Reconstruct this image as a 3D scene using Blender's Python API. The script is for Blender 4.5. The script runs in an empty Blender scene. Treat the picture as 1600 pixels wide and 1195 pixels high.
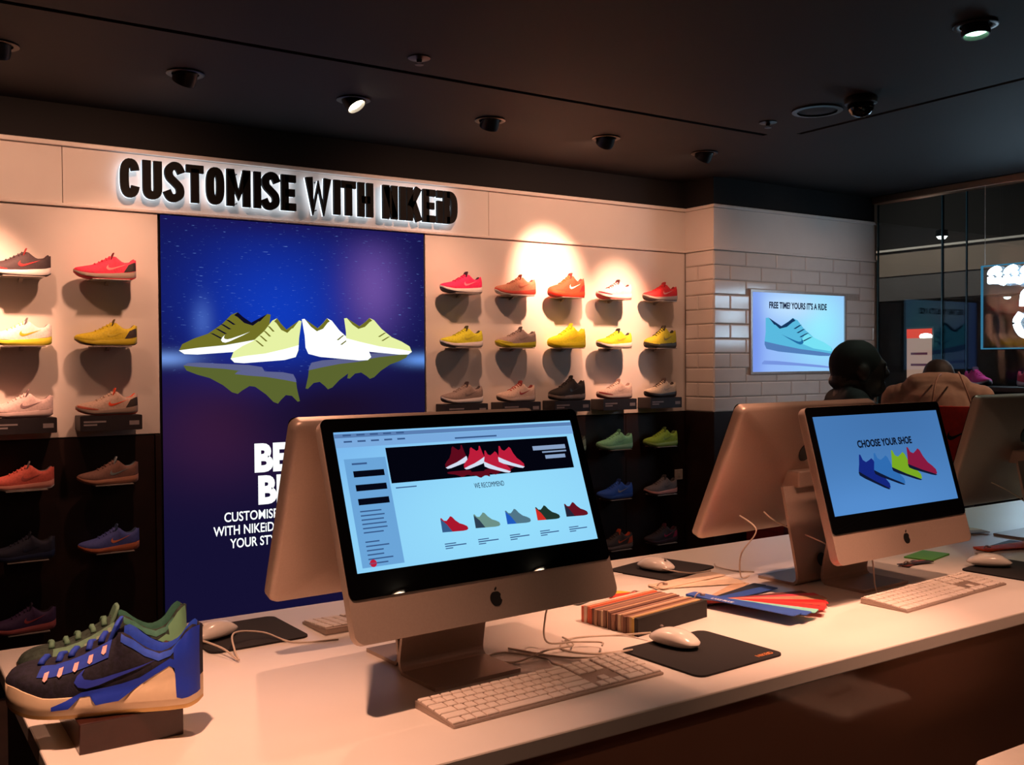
import bpy, bmesh, math, random
from mathutils import Vector, Matrix
random.seed(7)
SC = bpy.context.scene
COL = SC.collection
R = math.radians
pi = math.pi

# ------------------------------------------------------------------ camera
yaw, pitch, roll = R(33.486), R(-1.131), R(-0.353)
F = Vector((math.sin(yaw)*math.cos(pitch), math.cos(yaw)*math.cos(pitch), math.sin(pitch)))
Rt = Vector((math.cos(yaw), -math.sin(yaw), 0)); Up = Rt.cross(F)
R2 = Rt*math.cos(roll) + Up*math.sin(roll); U2 = Up*math.cos(roll) - Rt*math.sin(roll)
cam = bpy.data.cameras.new('camera'); camo = bpy.data.objects.new('camera', cam); COL.objects.link(camo)
m = Matrix.Identity(4)
for i in range(3):
    m[i][0] = R2[i]; m[i][1] = U2[i]; m[i][2] = -F[i]
m.translation = Vector((0, 0, 1.5))
camo.matrix_world = m
cam.sensor_width = 36.0; cam.lens = 1552/1600*36.0; cam.clip_start = 0.05; cam.clip_end = 100
SC.camera = camo

# ------------------------------------------------------------------ world, exposure
wd = bpy.data.worlds.new('world'); SC.world = wd; wd.use_nodes = True
wd.node_tree.nodes['Background'].inputs[0].default_value = (.02, .03, .05, 1)
wd.node_tree.nodes['Background'].inputs[1].default_value = 0.3
vs = SC.view_settings
vs.view_transform = 'Standard'; vs.look = 'None'; vs.exposure = 0.0; vs.gamma = 1.0; vs.use_curve_mapping = False
WARM = (1.0, .48, .30)
K_WALL, K_DESK, K_FILL = 56.0, 84.0, 2.0        # watts of the ceiling spots

# ------------------------------------------------------------------ materials
def lin(c):
    return tuple(((v/255)/12.92 if v/255 <= .04045 else ((v/255+.055)/1.055)**2.4) for v in c)
MATS = {}
def M(name, rgb, rough=.6, metal=0., spec=.5, var=.08, scale=40., bump=0., coat=0.):
    """principled material with a slight procedural tone variation; rgb is sRGB 0-255"""
    if name in MATS: return MATS[name]
    mt = bpy.data.materials.new(name); mt.use_nodes = True
    nt = mt.node_tree; b = nt.nodes['Principled BSDF']
    c = lin(rgb)
    b.inputs['Roughness'].default_value = rough; b.inputs['Metallic'].default_value = metal
    b.inputs['Specular IOR Level'].default_value = spec
    if coat: b.inputs['Coat Weight'].default_value = coat; b.inputs['Coat Roughness'].default_value = .05
    tc = nt.nodes.new('ShaderNodeTexCoord'); nz = nt.nodes.new('ShaderNodeTexNoise')
    nz.inputs['Scale'].default_value = scale; nz.inputs['Detail'].default_value = 3
    nt.links.new(tc.outputs['Object'], nz.inputs['Vector'])
    rp = nt.nodes.new('ShaderNodeValToRGB')
    rp.color_ramp.elements[0].position = .3; rp.color_ramp.elements[1].position = .7
    rp.color_ramp.elements[0].color = tuple(v*(1-var) for v in c)+(1,)
    rp.color_ramp.elements[1].color = tuple(min(1, v*(1+var)) for v in c)+(1,)
    nt.links.new(nz.outputs['Fac'], rp.inputs[0]); nt.links.new(rp.outputs[0], b.inputs['Base Color'])
    if bump:
        bp = nt.nodes.new('ShaderNodeBump'); bp.inputs['Strength'].default_value = bump; bp.inputs['Distance'].default_value = .002
        nt.links.new(nz.outputs['Fac'], bp.inputs['Height']); nt.links.new(bp.outputs[0], b.inputs['Normal'])
    MATS[name] = mt
    return mt
def E(name, rgb, st=1.0):
    """emitter: screens, lamps, backlit print"""
    if name in MATS: return MATS[name]
    mt = bpy.data.materials.new(name); mt.use_nodes = True
    nt = mt.node_tree; nt.nodes.clear()
    o = nt.nodes.new('ShaderNodeOutputMaterial'); e = nt.nodes.new('ShaderNodeEmission')
    e.inputs[0].default_value = lin(rgb)+(1,); e.inputs[1].default_value = st
    nt.links.new(e.outputs[0], o.inputs[0]); MATS[name] = mt
    return mt
def GLASS(name, tint, refl=.06):
    if name in MATS: return MATS[name]
    mt = bpy.data.materials.new(name); mt.use_nodes = True
    nt = mt.node_tree; nt.nodes.clear()
    o = nt.nodes.new('ShaderNodeOutputMaterial'); tr = nt.nodes.new('ShaderNodeBsdfTransparent'); gl = nt.nodes.new('ShaderNodeBsdfGlossy')
    mx = nt.nodes.new('ShaderNodeMixShader'); fr = nt.nodes.new('ShaderNodeFresnel'); fr.inputs[0].default_value = 1.35
    tr.inputs[0].default_value = tint+(1,); gl.inputs['Roughness'].default_value = .02
    nt.links.new(fr.outputs[0], mx.inputs[0]); nt.links.new(tr.outputs[0], mx.inputs[1]); nt.links.new(gl.outputs[0], mx.inputs[2])
    nt.links.new(mx.outputs[0], o.inputs[0]); MATS[name] = mt
    return mt

# ------------------------------------------------------------------ mesh helpers
class MB:
    def __init__(s): s.v = []; s.f = []
    def add(s, vs, fs):
        n = len(s.v); s.v += [tuple(p) for p in vs]; s.f += [tuple(i+n for i in f) for f in fs]; return s
    def box(s, a, b):
        x0, y0, z0 = a; x1, y1, z1 = b
        return s.add([(x0,y0,z0),(x1,y0,z0),(x1,y1,z0),(x0,y1,z0),(x0,y0,z1),(x1,y0,z1),(x1,y1,z1),(x0,y1,z1)],
                     [(0,3,2,1),(4,5,6,7),(0,1,5,4),(1,2,6,5),(2,3,7,6),(3,0,4,7)])
    def rings(s, rs, close=True, cap=True):
        n = len(rs[0]); vs = [p for r in rs for p in r]; fs = []
        for i in range(len(rs)-1):
            for j in range(n if close else n-1):
                k = (j+1) % n
                fs.append((i*n+j, i*n+k, (i+1)*n+k, (i+1)*n+j))
        if cap:
            fs.append(tuple(range(n-1, -1, -1))); fs.append(tuple(range((len(rs)-1)*n, len(rs)*n)))
        return s.add(vs, fs)
    def tube(s, pts, r, n=8):
        pts = [Vector(p) for p in pts]; rs = []
        for i, p in enumerate(pts):
            t = (pts[min(i+1, len(pts)-1)]-pts[max(i-1, 0)]).normalized()
            a = t.cross(Vector((0, 0, 1)));
            if a.length < .05: a = t.cross(Vector((0, 1, 0)))
            a.normalize(); b = t.cross(a)
            rr = r[i] if isinstance(r, (list, tuple)) else r
            rs.append([p+a*math.cos(2*pi*k/n)*rr+b*math.sin(2*pi*k/n)*rr for k in range(n)])
        return s.rings(rs)
    def lathe(s, prof, n=24, c=(0, 0, 0), cap=True):
        rs = [[(c[0]+r*math.cos(2*pi*k/n), c[1]+r*math.sin(2*pi*k/n), c[2]+z) for k in range(n)] for r, z in prof]
        return s.rings(rs, cap=cap)
    def xf(s, mat):
        s.v = [tuple(mat @ Vector(p)) for p in s.v]; return s
    def mesh(s, name, smooth=False, bevel=0., seg=2, fix=True):
        me = bpy.data.meshes.new(name); me.from_pydata(s.v, [], s.f)
        bm = bmesh.new(); bm.from_mesh(me)
        if fix:
            bmesh.ops.remove_doubles(bm, verts=bm.verts, dist=1e-6)
            bmesh.ops.recalc_face_normals(bm, faces=bm.faces)
        if bevel:
            ed = [e for e in bm.edges if len(e.link_faces) == 2 and e.calc_face_angle(0) > .6]
            bmesh.ops.bevel(bm, geom=ed, offset=bevel, segments=seg, affect='EDGES', profile=.5, clamp_overlap=True)
        bm.to_mesh(me); bm.free()
        if smooth:
            for p in me.polygons: p.use_smooth = True
            if smooth != 'all':
                me.set_sharp_from_angle(angle=R(40))
        return me
def prism(poly, d0, d1, plane='xz'):
    """extrude a 2D polygon (list of (a,b)) between depths d0,d1; plane xz: depth is y; xy: depth is z; yz: depth is x"""
    def P(a, b, d): return {'xz': (a, d, b), 'xy': (a, b, d), 'yz': (d, a, b)}[plane]
    b = MB(); b.rings([[P(x, z, d0) for x, z in poly], [P(x, z, d1) for x, z in poly]]); return b
def rrect(x0, z0, x1, z1, r, n=6):
    out = []
    for cx, cz, a0 in ((x1-r, z1-r, 0), (x0+r, z1-r, 90), (x0+r, z0+r, 180), (x1-r, z0+r, 270)):
        for k in range(n+1):
            a = R(a0+90*k/n); out.append((cx+r*math.cos(a), cz+r*math.sin(a)))
    return out
def spline(pts, n=10):
    pts = [Vector(p) for p in pts]; out = []
    for i in range(len(pts)-1):
        p0 = pts[max(i-1, 0)]; p1 = pts[i]; p2 = pts[i+1]; p3 = pts[min(i+2, len(pts)-1)]
        for k in range(n):
            t = k/n
            out.append(.5*((2*p1)+(p2-p0)*t+(2*p0-5*p1+4*p2-p3)*t*t+(3*p1-p0-3*p2+p3)*t*t*t))
    out.append(pts[-1]); return out
def obj(name, me, mat=None, parent=None, loc=(0, 0, 0), rot=(0, 0, 0), link='DATA'):
    if isinstance(me, MB): me = me.mesh(name)
    o = bpy.data.objects.new(name, me); COL.objects.link(o)
    o.location = loc; o.rotation_euler = rot
    if parent: o.parent = parent
    if mat:
        if link == 'OBJECT':
            if not me.materials: me.materials.append(None)
            o.material_slots[0].link = 'OBJECT'; o.material_slots[0].material = mat
        else:
            me.materials.clear(); me.materials.append(mat)
    return o
def tag(o, label, cat, group=None):
    o['label'] = label; o['category'] = cat
    if group: o['group'] = group
    return o
def thing(name, label, cat, loc=(0, 0, 0), rz=0., group=None):
    o = bpy.data.objects.new(name, None); COL.objects.link(o); o.empty_display_size = .05
    o.location = loc; o.rotation_euler = (0, 0, rz)
    return tag(o, label, cat, group)
def struct(o): o['kind'] = 'structure'; return o
def box(name, a, b, mat, parent=None, bevel=0., seg=2):
    """box object; top-level boxes get their origin at the box's own base centre"""
    c = Vector(((a[0]+b[0])/2, (a[1]+b[1])/2, a[2])) if parent is None else Vector((0, 0, 0))
    mb = MB().box(Vector(a)-c, Vector(b)-c)
    return obj(name, mb.mesh(name, bevel=bevel, seg=seg), mat, parent, c)
def text_mesh(s, h, extrude=0., weight=0., xs=1., shear=0., width=None):
    """letters in the xz plane facing -y, left-bottom at the origin, cap height h"""
    cu = bpy.data.curves.new('t', 'FONT'); cu.body = s; cu.size = 1; cu.extrude = 0; cu.offset = 0; cu.resolution_u = 4; cu.shear = shear
    ob = bpy.data.objects.new('t', cu); COL.objects.link(ob)
    cu.offset = weight; cu.extrude = .001
    dg = bpy.context.evaluated_depsgraph_get()
    me = bpy.data.meshes.new_from_object(ob.evaluated_get(dg))
    bpy.data.objects.remove(ob); bpy.data.curves.remove(cu)
    xsn = [v.co.x for v in me.vertices]; ys = [v.co.y for v in me.vertices]
    x0, x1, y0, y1 = min(xsn), max(xsn), min(ys), max(ys)
    k = h/(y1-y0); kx = (width/(x1-x0)) if width else k*xs
    for v in me.vertices:
        d = 0 if v.co.z > 0 else 1
        v.co = Vector(((v.co.x-x0)*kx, d*max(extrude, .0002), (v.co.y-y0)*k))
    bm = bmesh.new(); bm.from_mesh(me); bmesh.ops.recalc_face_normals(bm, faces=bm.faces); bm.to_mesh(me); bm.free()
    return me

# common materials
m_alu = M('brushed_aluminium', (176, 156, 144), .42, .45, var=.03, scale=300)
m_blackglass = M('black_glass', (5, 5, 6), .012, spec=.6, var=.0)
m_blackmatte = M('matte_black', (14, 12, 12), .7)
m_blackplastic = M('black_plastic', (16, 14, 15), .45)
m_white = M('white_laminate', (236, 228, 220), .32, var=.02, scale=6)
m_panel = M('white_wall_panel', (232, 222, 214), .55, var=.02, scale=5)
m_trim = M('white_trim', (236, 226, 218), .4, var=.02)
m_wood = M('dark_wood_panel', (38, 19, 14), .5, var=.25, scale=9)
m_ceil = M('dark_ceiling_paint', (22, 17, 17), .75, var=.06, scale=3)
m_uwall = M('black_upper_wall', (20, 17, 18), .85, var=.1, scale=4)
m_tile = M('glazed_white_tile', (226, 218, 212), .13, spec=.6, var=.03, scale=8)
m_grout = M('grout', (176, 166, 158), .9)
m_floor = M('dark_floor', (92, 70, 60), .45, var=.2, scale=6)
m_gloss = M('glossy_counter_front', (186, 138, 116), .10, spec=.5, var=.04, scale=5)
m_cable = M('white_cable', (214, 196, 180), .5)
m_plwhite = M('white_plastic', (238, 230, 222), .22, var=.02)

# ------------------------------------------------------------------ room shell
ZC = 2.72; YW = 5.0; XP = 4.725; YP = 4.728; XG = 6.42
WX0 = -3.2; BY = -4.2
struct(box('floor', (WX0-.2, BY-.2, -.08), (XG+.06, YW+.4, 0), m_floor))
struct(box('wall_back', (WX0-.2, YW+.03, 0), (XG+.06, YW+.25, ZC), m_uwall))
wb = bpy.data.objects['wall_back']
struct(box('wall_left', (WX0-.2, BY-.2, 0), (WX0, YW+.03, ZC), m_uwall))
struct(box('wall_rear', (WX0, BY-.2, 0), (XG+.06, BY, ZC), m_uwall))
# ceiling: slabs parted by the dark shadow gaps
ce = struct(box('ceiling', (WX0-.2, BY-.2, ZC+.05), (XG+.06, YW+.3, ZC+.12), m_blackmatte))
def cpart(n, a, b): 
    o = box(n, (a[0], a[1], ZC), (b[0], b[1], ZC+.049), m_ceil); mw = o.location.copy()
    o.parent = ce; o.location = mw-ce.location
cpart('ceiling_panel', (WX0, BY), (4.235, 3.715)); cpart('ceiling_panel', (WX0, 3.75), (XG, YW+.03)); cpart('ceiling_panel', (4.27, BY), (XG, 3.62))
cpart('ceiling_panel', (4.12, 3.715), (XG, 3.75)); cpart('ceiling_panel', (4.235, 3.62), (XG, 3.715))

def on(parent, o):
    """parent o to a root that has no rotation, keeping its place"""
    l = o.location.copy(); o.parent = parent; o.location = l-parent.location; return o
# back wall cladding
PL, PR = 1.248, 2.714
HB, HT, LO = 2.255, 2.515, 1.165
for a, b in ((WX0, -1.5), (-1.497, .815), (.818, 3.146), (3.149, XP)):
    on(wb, box('header_panel', (a, YW-.002, HB), (b, YW+.03, HT), m_panel, bevel=.0015))
on(wb, box('cornice_strip', (WX0, YW-.022, HT+.001), (XP, YW+.03, HT+.022), m_trim, bevel=.003))
on(wb, box('ledge_strip', (WX0, YW-.014, HB-.017), (XP, YW+.03, HB-.001), m_trim, bevel=.004))
on(wb, box('white_panel', (WX0, YW, LO), (PL-.006, YW+.03, HB-.018), m_panel, bevel=.003))
on(wb, box('white_panel', (PR+.006, YW, LO), (XP, YW+.03, HB-.018), m_panel, bevel=.003))
for a, b in ((WX0, -1.85), (-1.847, -.52), (-.517, .29), (.293, 1.215)):
    on(wb, box('wood_panel', (a, YW+.004, .1), (b, YW+.03, LO-.004), m_wood, bevel=.002))
for a, b in ((PR+.006, 3.46), (3.463, 4.2), (4.203, XP)):
    on(wb, box('wood_panel', (a, YW+.004, .1), (b, YW+.03, LO-.004), m_wood, bevel=.002))
on(wb, box('wood_jamb', (1.218, YW-.004, .1), (PL-.006, YW+.03, LO-.004), m_wood, bevel=.002))
struct(box('baseboard_back', (WX0, YW-.005, 0), (XP, YW+.03, .098), m_blackmatte))
# tiled pier
pr = struct(box('wall_pier', (XP+.012, YP+.012, 0), (XG-.01, YW+.03, ZC), m_uwall))
on(pr, box('grout_bed', (XP+.008, YP+.008, LO), (XG-.006, YW+.02, HB-.018), m_grout))
on(pr, box('wood_panel', (XP+.002, YP+.002, .1), (XG-.004, YW+.01, LO-.004), m_wood, bevel=.002))
on(pr, box('header_panel', (XP, YP, HB), (XG, YW+.02, HT), m_panel, bevel=.002))
on(pr, box('cornice_strip', (XP-.012, YP-.016, HT+.001), (XG+.02, YW+.02, HT+.022), m_trim, bevel=.004))
on(pr, box('ledge_strip', (XP-.008, YP-.012, HB-.017), (XG+.02, YW+.02, HB-.001), m_trim, bevel=.004))
on(pr, box('corner_bead', (XG-.012, YP-.006, LO), (XG+.006, YP+.02, HB-.018), m_trim, bevel=.003))
nrow = 11; th = (HB-.018-LO)/nrow; tl = .30
tvx0, tvx1, tvz0, tvz1 = 5.062, 6.058, 1.412, 1.988
tile_cache = {}
def tile(x0, x1, z0, z1, face):
    w, h = round(x1-x0-.004, 4), round(z1-z0-.004, 4)
    if w < .012 or h < .012: return
    if (w, h) not in tile_cache:
        b = MB(); e = .007
        b.rings([[(0, 0, 0), (w, 0, 0), (w, 0, h), (0, 0, h)], [(0, -.006, 0), (w, -.006, 0), (w, -.006, h), (0, -.006, h)],
                 [(e, -.010, e), (w-e, -.010, e), (w-e, -.010, h-e), (e, -.010, h-e)]])
        tile_cache[(w, h)] = b.mesh('tile', bevel=0)
    if face == 'front':
        o = obj('tile', tile_cache[(w, h)], m_tile, None, (x0+.002, YP+.009, z0+.002))
    else:
        o = obj('tile', tile_cache[(w, h)], m_tile, None, (XP+.009, x1-.002, z0+.002), (0, 0, -pi/2))
    on(pr, o)
for r in range(nrow):
    z0 = LO+r*th; z1 = z0+th
    off = 0 if r % 2 == 0 else tl/2
    x = XP+.002-off
    while x < XG-.012:
        a, b = max(x, XP+.002), min(x+tl, XG-.013); x += tl
        if b-a < .02: continue
        if z1 > tvz0+.004 and z0 < tvz1-.004 and b > tvx0 and a < tvx1:
            # tiles around the screen are cut at its frame
            if z0 < tvz0 < z1:
                tile(a, b, z0, tvz0, 'front')
            elif z0 < tvz1 < z1:
                tile(a, b, tvz1, z1, 'front')
            else:
                if a < tvx0: tile(a, tvx0, z0, z1, 'front')
                if b > tvx1: tile(tvx1, b, z0, z1, 'front')
        else: tile(a, b, z0, z1, 'front')
    y = YP+.002
    if r % 2: tile(YP+.002, YP+.15, z0, z1, 'side'); tile(YP+.15, YW-.002, z0, z1, 'side')
    else: tile(YP+.002, YW-.002, z0, z1, 'side')
# outlet on the wood of the return
t = thing('power_outlet', 'small pale socket plate on the dark wood beside the tiled pier', 'socket', (4.66, YW+.003, .70))
obj('plate', MB().box((-.036, -.008, 0), (.036, 0, .07)).mesh('plate', bevel=.003), m_trim, t)
obj('rocker', MB().box((-.012, -.012, .02), (.012, -.006, .05)).mesh('rocker', bevel=.002), m_plwhite, t)

# ------------------------------------------------------------------ storefront glass and the mall outside
gl = GLASS('shopfront_glass', (.80, .9, .95)); gle = M('green_glass_edge', (70, 120, 135), .15, spec=.6)
m_rail = M('bronze_rail', (170, 140, 115), .28, .8, var=.05)
ys = [4.70, 4.165, 3.99, 2.55, 1.1, -.4, -1.9, -3.4, BY+.02]
wg = None
for i in range(len(ys)-1):
    if i == 1:
        continue
    wdw = struct(box('window_%d' % (i+1), (XG-.03, ys[i+1]+.006, .1), (XG-.018, ys[i]-.006, 2.66), gl))
    for y in (ys[i+1]+.005, ys[i]-.005):
        on(wdw, box('glass_edge', (XG-.031, y-.004, .1), (XG-.017, y+.004, 2.66), gle))
d = struct(box('door_1', (XG-.03, ys[2]+.006, .1), (XG-.018, ys[1]-.006, 2.66), gl))
struct(box('trim_1', (XG-.075, BY, 2.665), (XG+.02, 4.715, ZC-.002), m_rail, bevel=.006))
struct(box('trim_2', (XG-.06, BY, 0), (XG+.01, 4.715, .1), m_rail, bevel=.006))
# mall
m_mfloor = M('mall_floor', (60, 54, 50), .3, var=.1, scale=2)
m_fascia = M('grey_fascia', (150, 132, 120), .7, var=.06, scale=2)
m_fascia2 = M('slate_fascia', (104, 98, 98), .7, var=.06, scale=2)
m_dark = M('dark_shop', (26, 20, 20), .7, var=.3, scale=3)
struct(box('floor_mall', (XG+.06, -8, -.08), (16, 16, 0), m_mfloor))
struct(box('ceiling_mall', (XG+.06, -8, 3.7), (16, 16, 3.8), m_uwall))
fa = struct(box('wall_mall', (10, -8, 2.47), (10.3, 16, 2.75), m_fascia))
on(fa, box('lower_band', (10.02, -8, 2.19), (10.3, 16, 2.468), m_fascia2))
on(fa, box('ledge_strip', (9.95, -8, 2.752), (10.3, 16, 2.775), m_trim))
on(fa, box('upper_wall', (10.12, -8, 2.777), (10.3, 16, 3.7), m_uwall))
struct(box('wall_mall_shop', (13.0, -8, 0), (13.2, 16, 3.7), m_dark))
struct(box('ceiling_mall_shop', (10.3, -8, 2.6), (13, 16, 2.68), m_uwall))
for y in (8.6, 4.6, 2.0):
    on(fa, box('shop_pier', (10.05, y, 0), (10.28, y+.25, 2.19), m_dark))
# mall lamps seen through the glass
k = 0
m_mlamp = E('mall_lamp', (255, 244, 226), 9)
m_mlampw = E('mall_lamp_warm', (255, 190, 120), 4)
for (x, y, z, w, warm, lab) in ((11.2, 8.05, 2.45, .05, 0, 'leftmost small white lamp beyond the glass, beside the tiled pier'),
        (12.2, 7.05, 2.3, .05, 0, 'lower of the two small white lamps close together beyond the glass'),
        (12.2, 6.8, 2.4, .05, 0, 'upper of the two small white lamps close together beyond the glass'),
        (8.2, 5.35, 2.62, .05, 0, 'single white lamp high in the dark above the grey fascia outside'),
        (12.4, 6.55, 1.82, .07, 1, 'faint orange lamp low in the shop beyond the glass')):
    t = thing('mall_lamp', lab, 'lamp', (x, y, z))
    obj('housing', MB().lathe([(w*.4, .06), (w, .05), (w*1.15, .0), (w*1.1, -.006), (w, -.002)], 16).mesh('housing', True), m_blackplastic, t)
    obj('stem', MB().tube([(0, 0, .055), (0, 0, (3.7 if x < 10 else 2.6)-z)], .006, 6), m_blackplastic, t)
    obj('bulb', MB().lathe([(.001, -.03), (w*.6, -.024), (w*.92, -.003)], 16).mesh('bulb', 'all'), m_mlampw if warm else m_mlamp, t)
# lit poster kiosk
t = thing('poster_kiosk', 'lit poster stand with red header outside behind the glass', 'poster stand', (10.0-.35, 6.52, 0), R(0))
obj('case', MB().box((-.06, -.17, 0), (.06, .17, 1.86)).mesh('case', bevel=.008), m_dark, t)
obj('poster', MB().box((-.066, -.15, .9), (-.059, .15, 1.77)), E('kiosk_paper', (205, 150, 125), .75), t)
obj('header', MB().box((-.068, -.15, 1.74), (-.06, .15, 1.84)), E('kiosk_red', (255, 60, 10), 1.0), t)
obj('lamp_head', MB().lathe([(.001, .03), (.05, .02), (.065, 0), (.06, -.02), (.001, -.02)], 16, (-.11, -.11, 1.76)).mesh('lamp_head', True), m_mlamp, t)
p = MB()
for zz, w in ((1.56, .1), (1.44, .1), (1.3, .1)):
    p.box((-.068, -.10, zz), (-.0665, .10, zz+.025))
obj('printed_shoes', p, E('kiosk_print', (120, 50, 50), .5), t)
# mall spotlights lighting the fascia
for i, (x, y) in enumerate(((8.3, 6.8), (8.3, 4.3), (8.3, 9.5))):
    l = bpy.data.lights.new('mall_light', 'SPOT'); l.energy = 80; l.color = (1, .8, .62); l.spot_size = R(110); l.spot_blend = 1; l.shadow_soft_size = .1
    lo = bpy.data.objects.new('mall_light', l); COL.objects.link(lo); lo.location = (x, y, 3.6)
    lo.rotation_euler = (Vector((10, y, 2.2))-Vector((x, y, 3.6))).to_track_quat('-Z', 'Y').to_euler()

# glowing sign hung in the window
t = thing('window_sign', 'glowing white lettering on a clear panel hung at the shop window', 'sign', (XG-.12, 3.345, 1.575))
obj('panel', MB().box((-.006, -.47, 0), (.006, .47, .55)).mesh('panel', bevel=.002), GLASS('acrylic', (.93, .97, 1.0)), t)
fr = MB()
for a, b in (((-.008, -.474, -.004), (.008, .474, .004)), ((-.008, -.474, .546), (.008, .474, .554)), ((-.008, .466, .004), (.008, .474, .546)), ((-.008, -.474, .004), (.008, -.466, .546))):
    fr.box(a, b)
obj('lit_edge', fr, E('lit_acrylic_edge', (70, 150, 190), .55), t)
neon = E('neon_white', (195, 230, 255), 12)
def stroke(pts, r=.021):
    b = MB().tube([(-.03, p.x-.025, p.y) for p in spline([(a, c, 0) for a, c in pts], 5)], r, 8)
    return obj('lit_stroke', b.mesh('lit_stroke', 'all'), neon, t)
for y0 in (.41, .30, .19, .08, -.03, -.14, -.25):       # upper row of strokes
    stroke([(y0, .43), (y0+.005, .50), (y0-.045, .52), (y0-.05, .45), (y0-.09, .43)])
stroke([(.43, .445), (.2, .44), (0, .44), (-.3, .44)], .018)
for y0 in (.20, .1, .0): stroke([(y0, .27), (y0-.01, .35), (y0-.05, .36), (y0-.055, .28)])
for y0 in (.24, .09, -.06): stroke([(y0-.03, .22), (y0, .17), (y0-.03, .10), (y0-.08, .09), (y0-.1, .15), (y0-.08, .21)], .024)
obj('hanging_wire', MB().tube([(0, .45, .55), (0, .45, 2.665-1.575)], .002, 5).tube([(0, -.45, .55), (0, -.45, 2.665-1.575)], .002, 5), m_cable, t)

# ------------------------------------------------------------------ ceiling lights
m_lens = E('lamp_lens', (255, 236, 205), 25)
m_lensg = E('lamp_lens_cool', (170, 255, 205), 7)
m_lensdim = E('lamp_lens_dim', (255, 236, 205), 6)
m_ring = M('bronze_ring', (60, 50, 46), .35, .6)
def downlight(x, y, aim, watts, label, tilt_vis=None, lens=None, size=70, blend=.6, color=WARM, lit=True, soft=.03, spill=0.):
    t = thing('ceiling_spotlight', label, 'spotlight', (x, y, ZC), 0, 'recessed spotlights in the dark ceiling')
    obj('trim_ring', MB().lathe([(.055, 0), (.075, -.001), (.078, -.006), (.072, -.009), (.056, -.006), (.055, 0)], 28, cap=False).mesh('trim_ring', True), m_ring, t)
    dv = (Vector(aim)-Vector((x, y, ZC))).normalized()
    q = dv.to_track_quat('-Z', 'Y').to_matrix().to_4x4()
    c = Vector((0, 0, -.012))
    Mx = Matrix.Translation(c) @ q
    h = MB().lathe([(.02, .05), (.044, .035), (.05, -.015), (.048, -.03), (.043, -.03), (.040, -.012), (.02, -.008), (.001, -.008)], 24, cap=False).xf(Mx)
    # the part of the barrel that would poke into the slab stays in the recess
    h.v = [(a, b, min(cz, -.0005)) for a, b, cz in h.v]
    obj('barrel', h.mesh('barrel', True, fix=False), m_blackplastic, t)
    ln = MB().lathe([(.001, -.020), (.03, -.019), (.0405, -.014)], 20, cap=True).xf(Mx); ln.v = [(a, b, min(cz, -.001)) for a, b, cz in ln.v]
    obj('lens', ln.mesh('lens', True), lens or m_lens, t)
    if lit:
        l = bpy.data.lights.new('spot', 'SPOT'); l.energy = watts; l.color = color; l.spot_size = R(size); l.spot_blend = blend; l.shadow_soft_size = soft
        lo = bpy.data.objects.new('spot_beam', l); COL.objects.link(lo); lo.parent = t
        lo.matrix_local = Matrix.Translation(c+dv*.045) @ q
        if spill:        # wide scatter of the same reflector
            l = bpy.data.lights.new('spill', 'SPOT'); l.energy = spill; l.color = color; l.spot_size = R(150); l.spot_blend = 1; l.shadow_soft_size = soft
            lo = bpy.data.objects.new('spot_spill', l); COL.objects.link(lo); lo.parent = t
            lo.matrix_local = Matrix.Translation(c+dv*.046) @ q
    return t
# wall washers
wl = [(.47, (.42, YW, 1.70), 4.2, 40, 'dark recessed spotlight at the left edge of the ceiling'),
      (1.173, (1.0, YW, 1.70), .7, 60, 'dark recessed spotlight above the first letters of the wall sign'),
      (2.679, (2.80, YW, 1.65), .7, 60, 'recessed spotlight right of the glowing one, above the end of the wall sign'),
      (3.424, (3.58, YW, 2.02), 5.0, 40, 'recessed spotlight third from the right in the row along the wall'),
      (4.159, (4.12, YW, 1.76), 4.0, 38, 'recessed spotlight nearest the tiled pier in the row along the wall')]
for x, aim, k, sz, lab in wl:
    downlight(x, 4.235, aim, K_WALL*k, lab, size=sz, blend=1., soft=.035, spill=K_WALL*.26)
downlight(1.938, 4.24, (2.7, 3.25, .9), K_WALL*.5, 'glowing recessed spotlight turned away from the wall, above the word WITH', size=40, blend=.7)
downlight(3.422, 2.10, (3.3, 1.9, .0), 14, 'greenish glowing downlight in the upper right of the ceiling', lens=m_lensg, size=70, color=(.8, 1, .8))
# spots over the counter (above the picture's edge) and behind the viewer
downlight(.16, 1.10, (.37, 1.38, .96), K_DESK*2.1, 'recessed spotlight over the shoe end of the counter', size=44, blend=1., spill=K_DESK*.05)
downlight(1.72, 1.00, (1.54, 1.45, .96), K_DESK*2.5, 'recessed spotlight over the middle of the counter', size=36, blend=1., spill=K_DESK*.05)
downlight(2.35, .85, (2.0, 1.22, .9), K_DESK*1.5, 'recessed spotlight over the far keyboard', size=42, blend=1.)
downlight(1.10, 2.55, (.95, 1.95, .96), K_DESK*.7, 'recessed spotlight behind the near computers', size=64, blend=1.)
downlight(2.30, 2.15, (1.95, 1.95, .96), K_DESK*.6, 'recessed spotlight behind the farther computers', size=60, blend=1.)
downlight(5.05, 2.15, (4.50, 2.9, 1.3), 55, 'added unseen spotlight brightening the person in the tan jacket', size=46, blend=1., color=(1, .62, .42))  # helper lamp added out of view to lift the jacket
downlight(4.9, 1.6, (5.6, 4.73, 1.75), 75, 'added unseen spotlight brightening the tiled pier', size=40, blend=1., color=(1, .66, .52))  # extra lamp, placed out of view so the tiles get light
downlight(2.97, -1.89, (.70, 1.38, 1.14), K_FILL, 'recessed spotlight behind the viewer, left one of the pair reflected in the screen', size=40, blend=1)
downlight(3.99, -1.83, (.96, 1.39, 1.14), K_FILL, 'recessed spotlight behind the viewer, right one of the pair reflected in the screen', size=40, blend=1)
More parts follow.
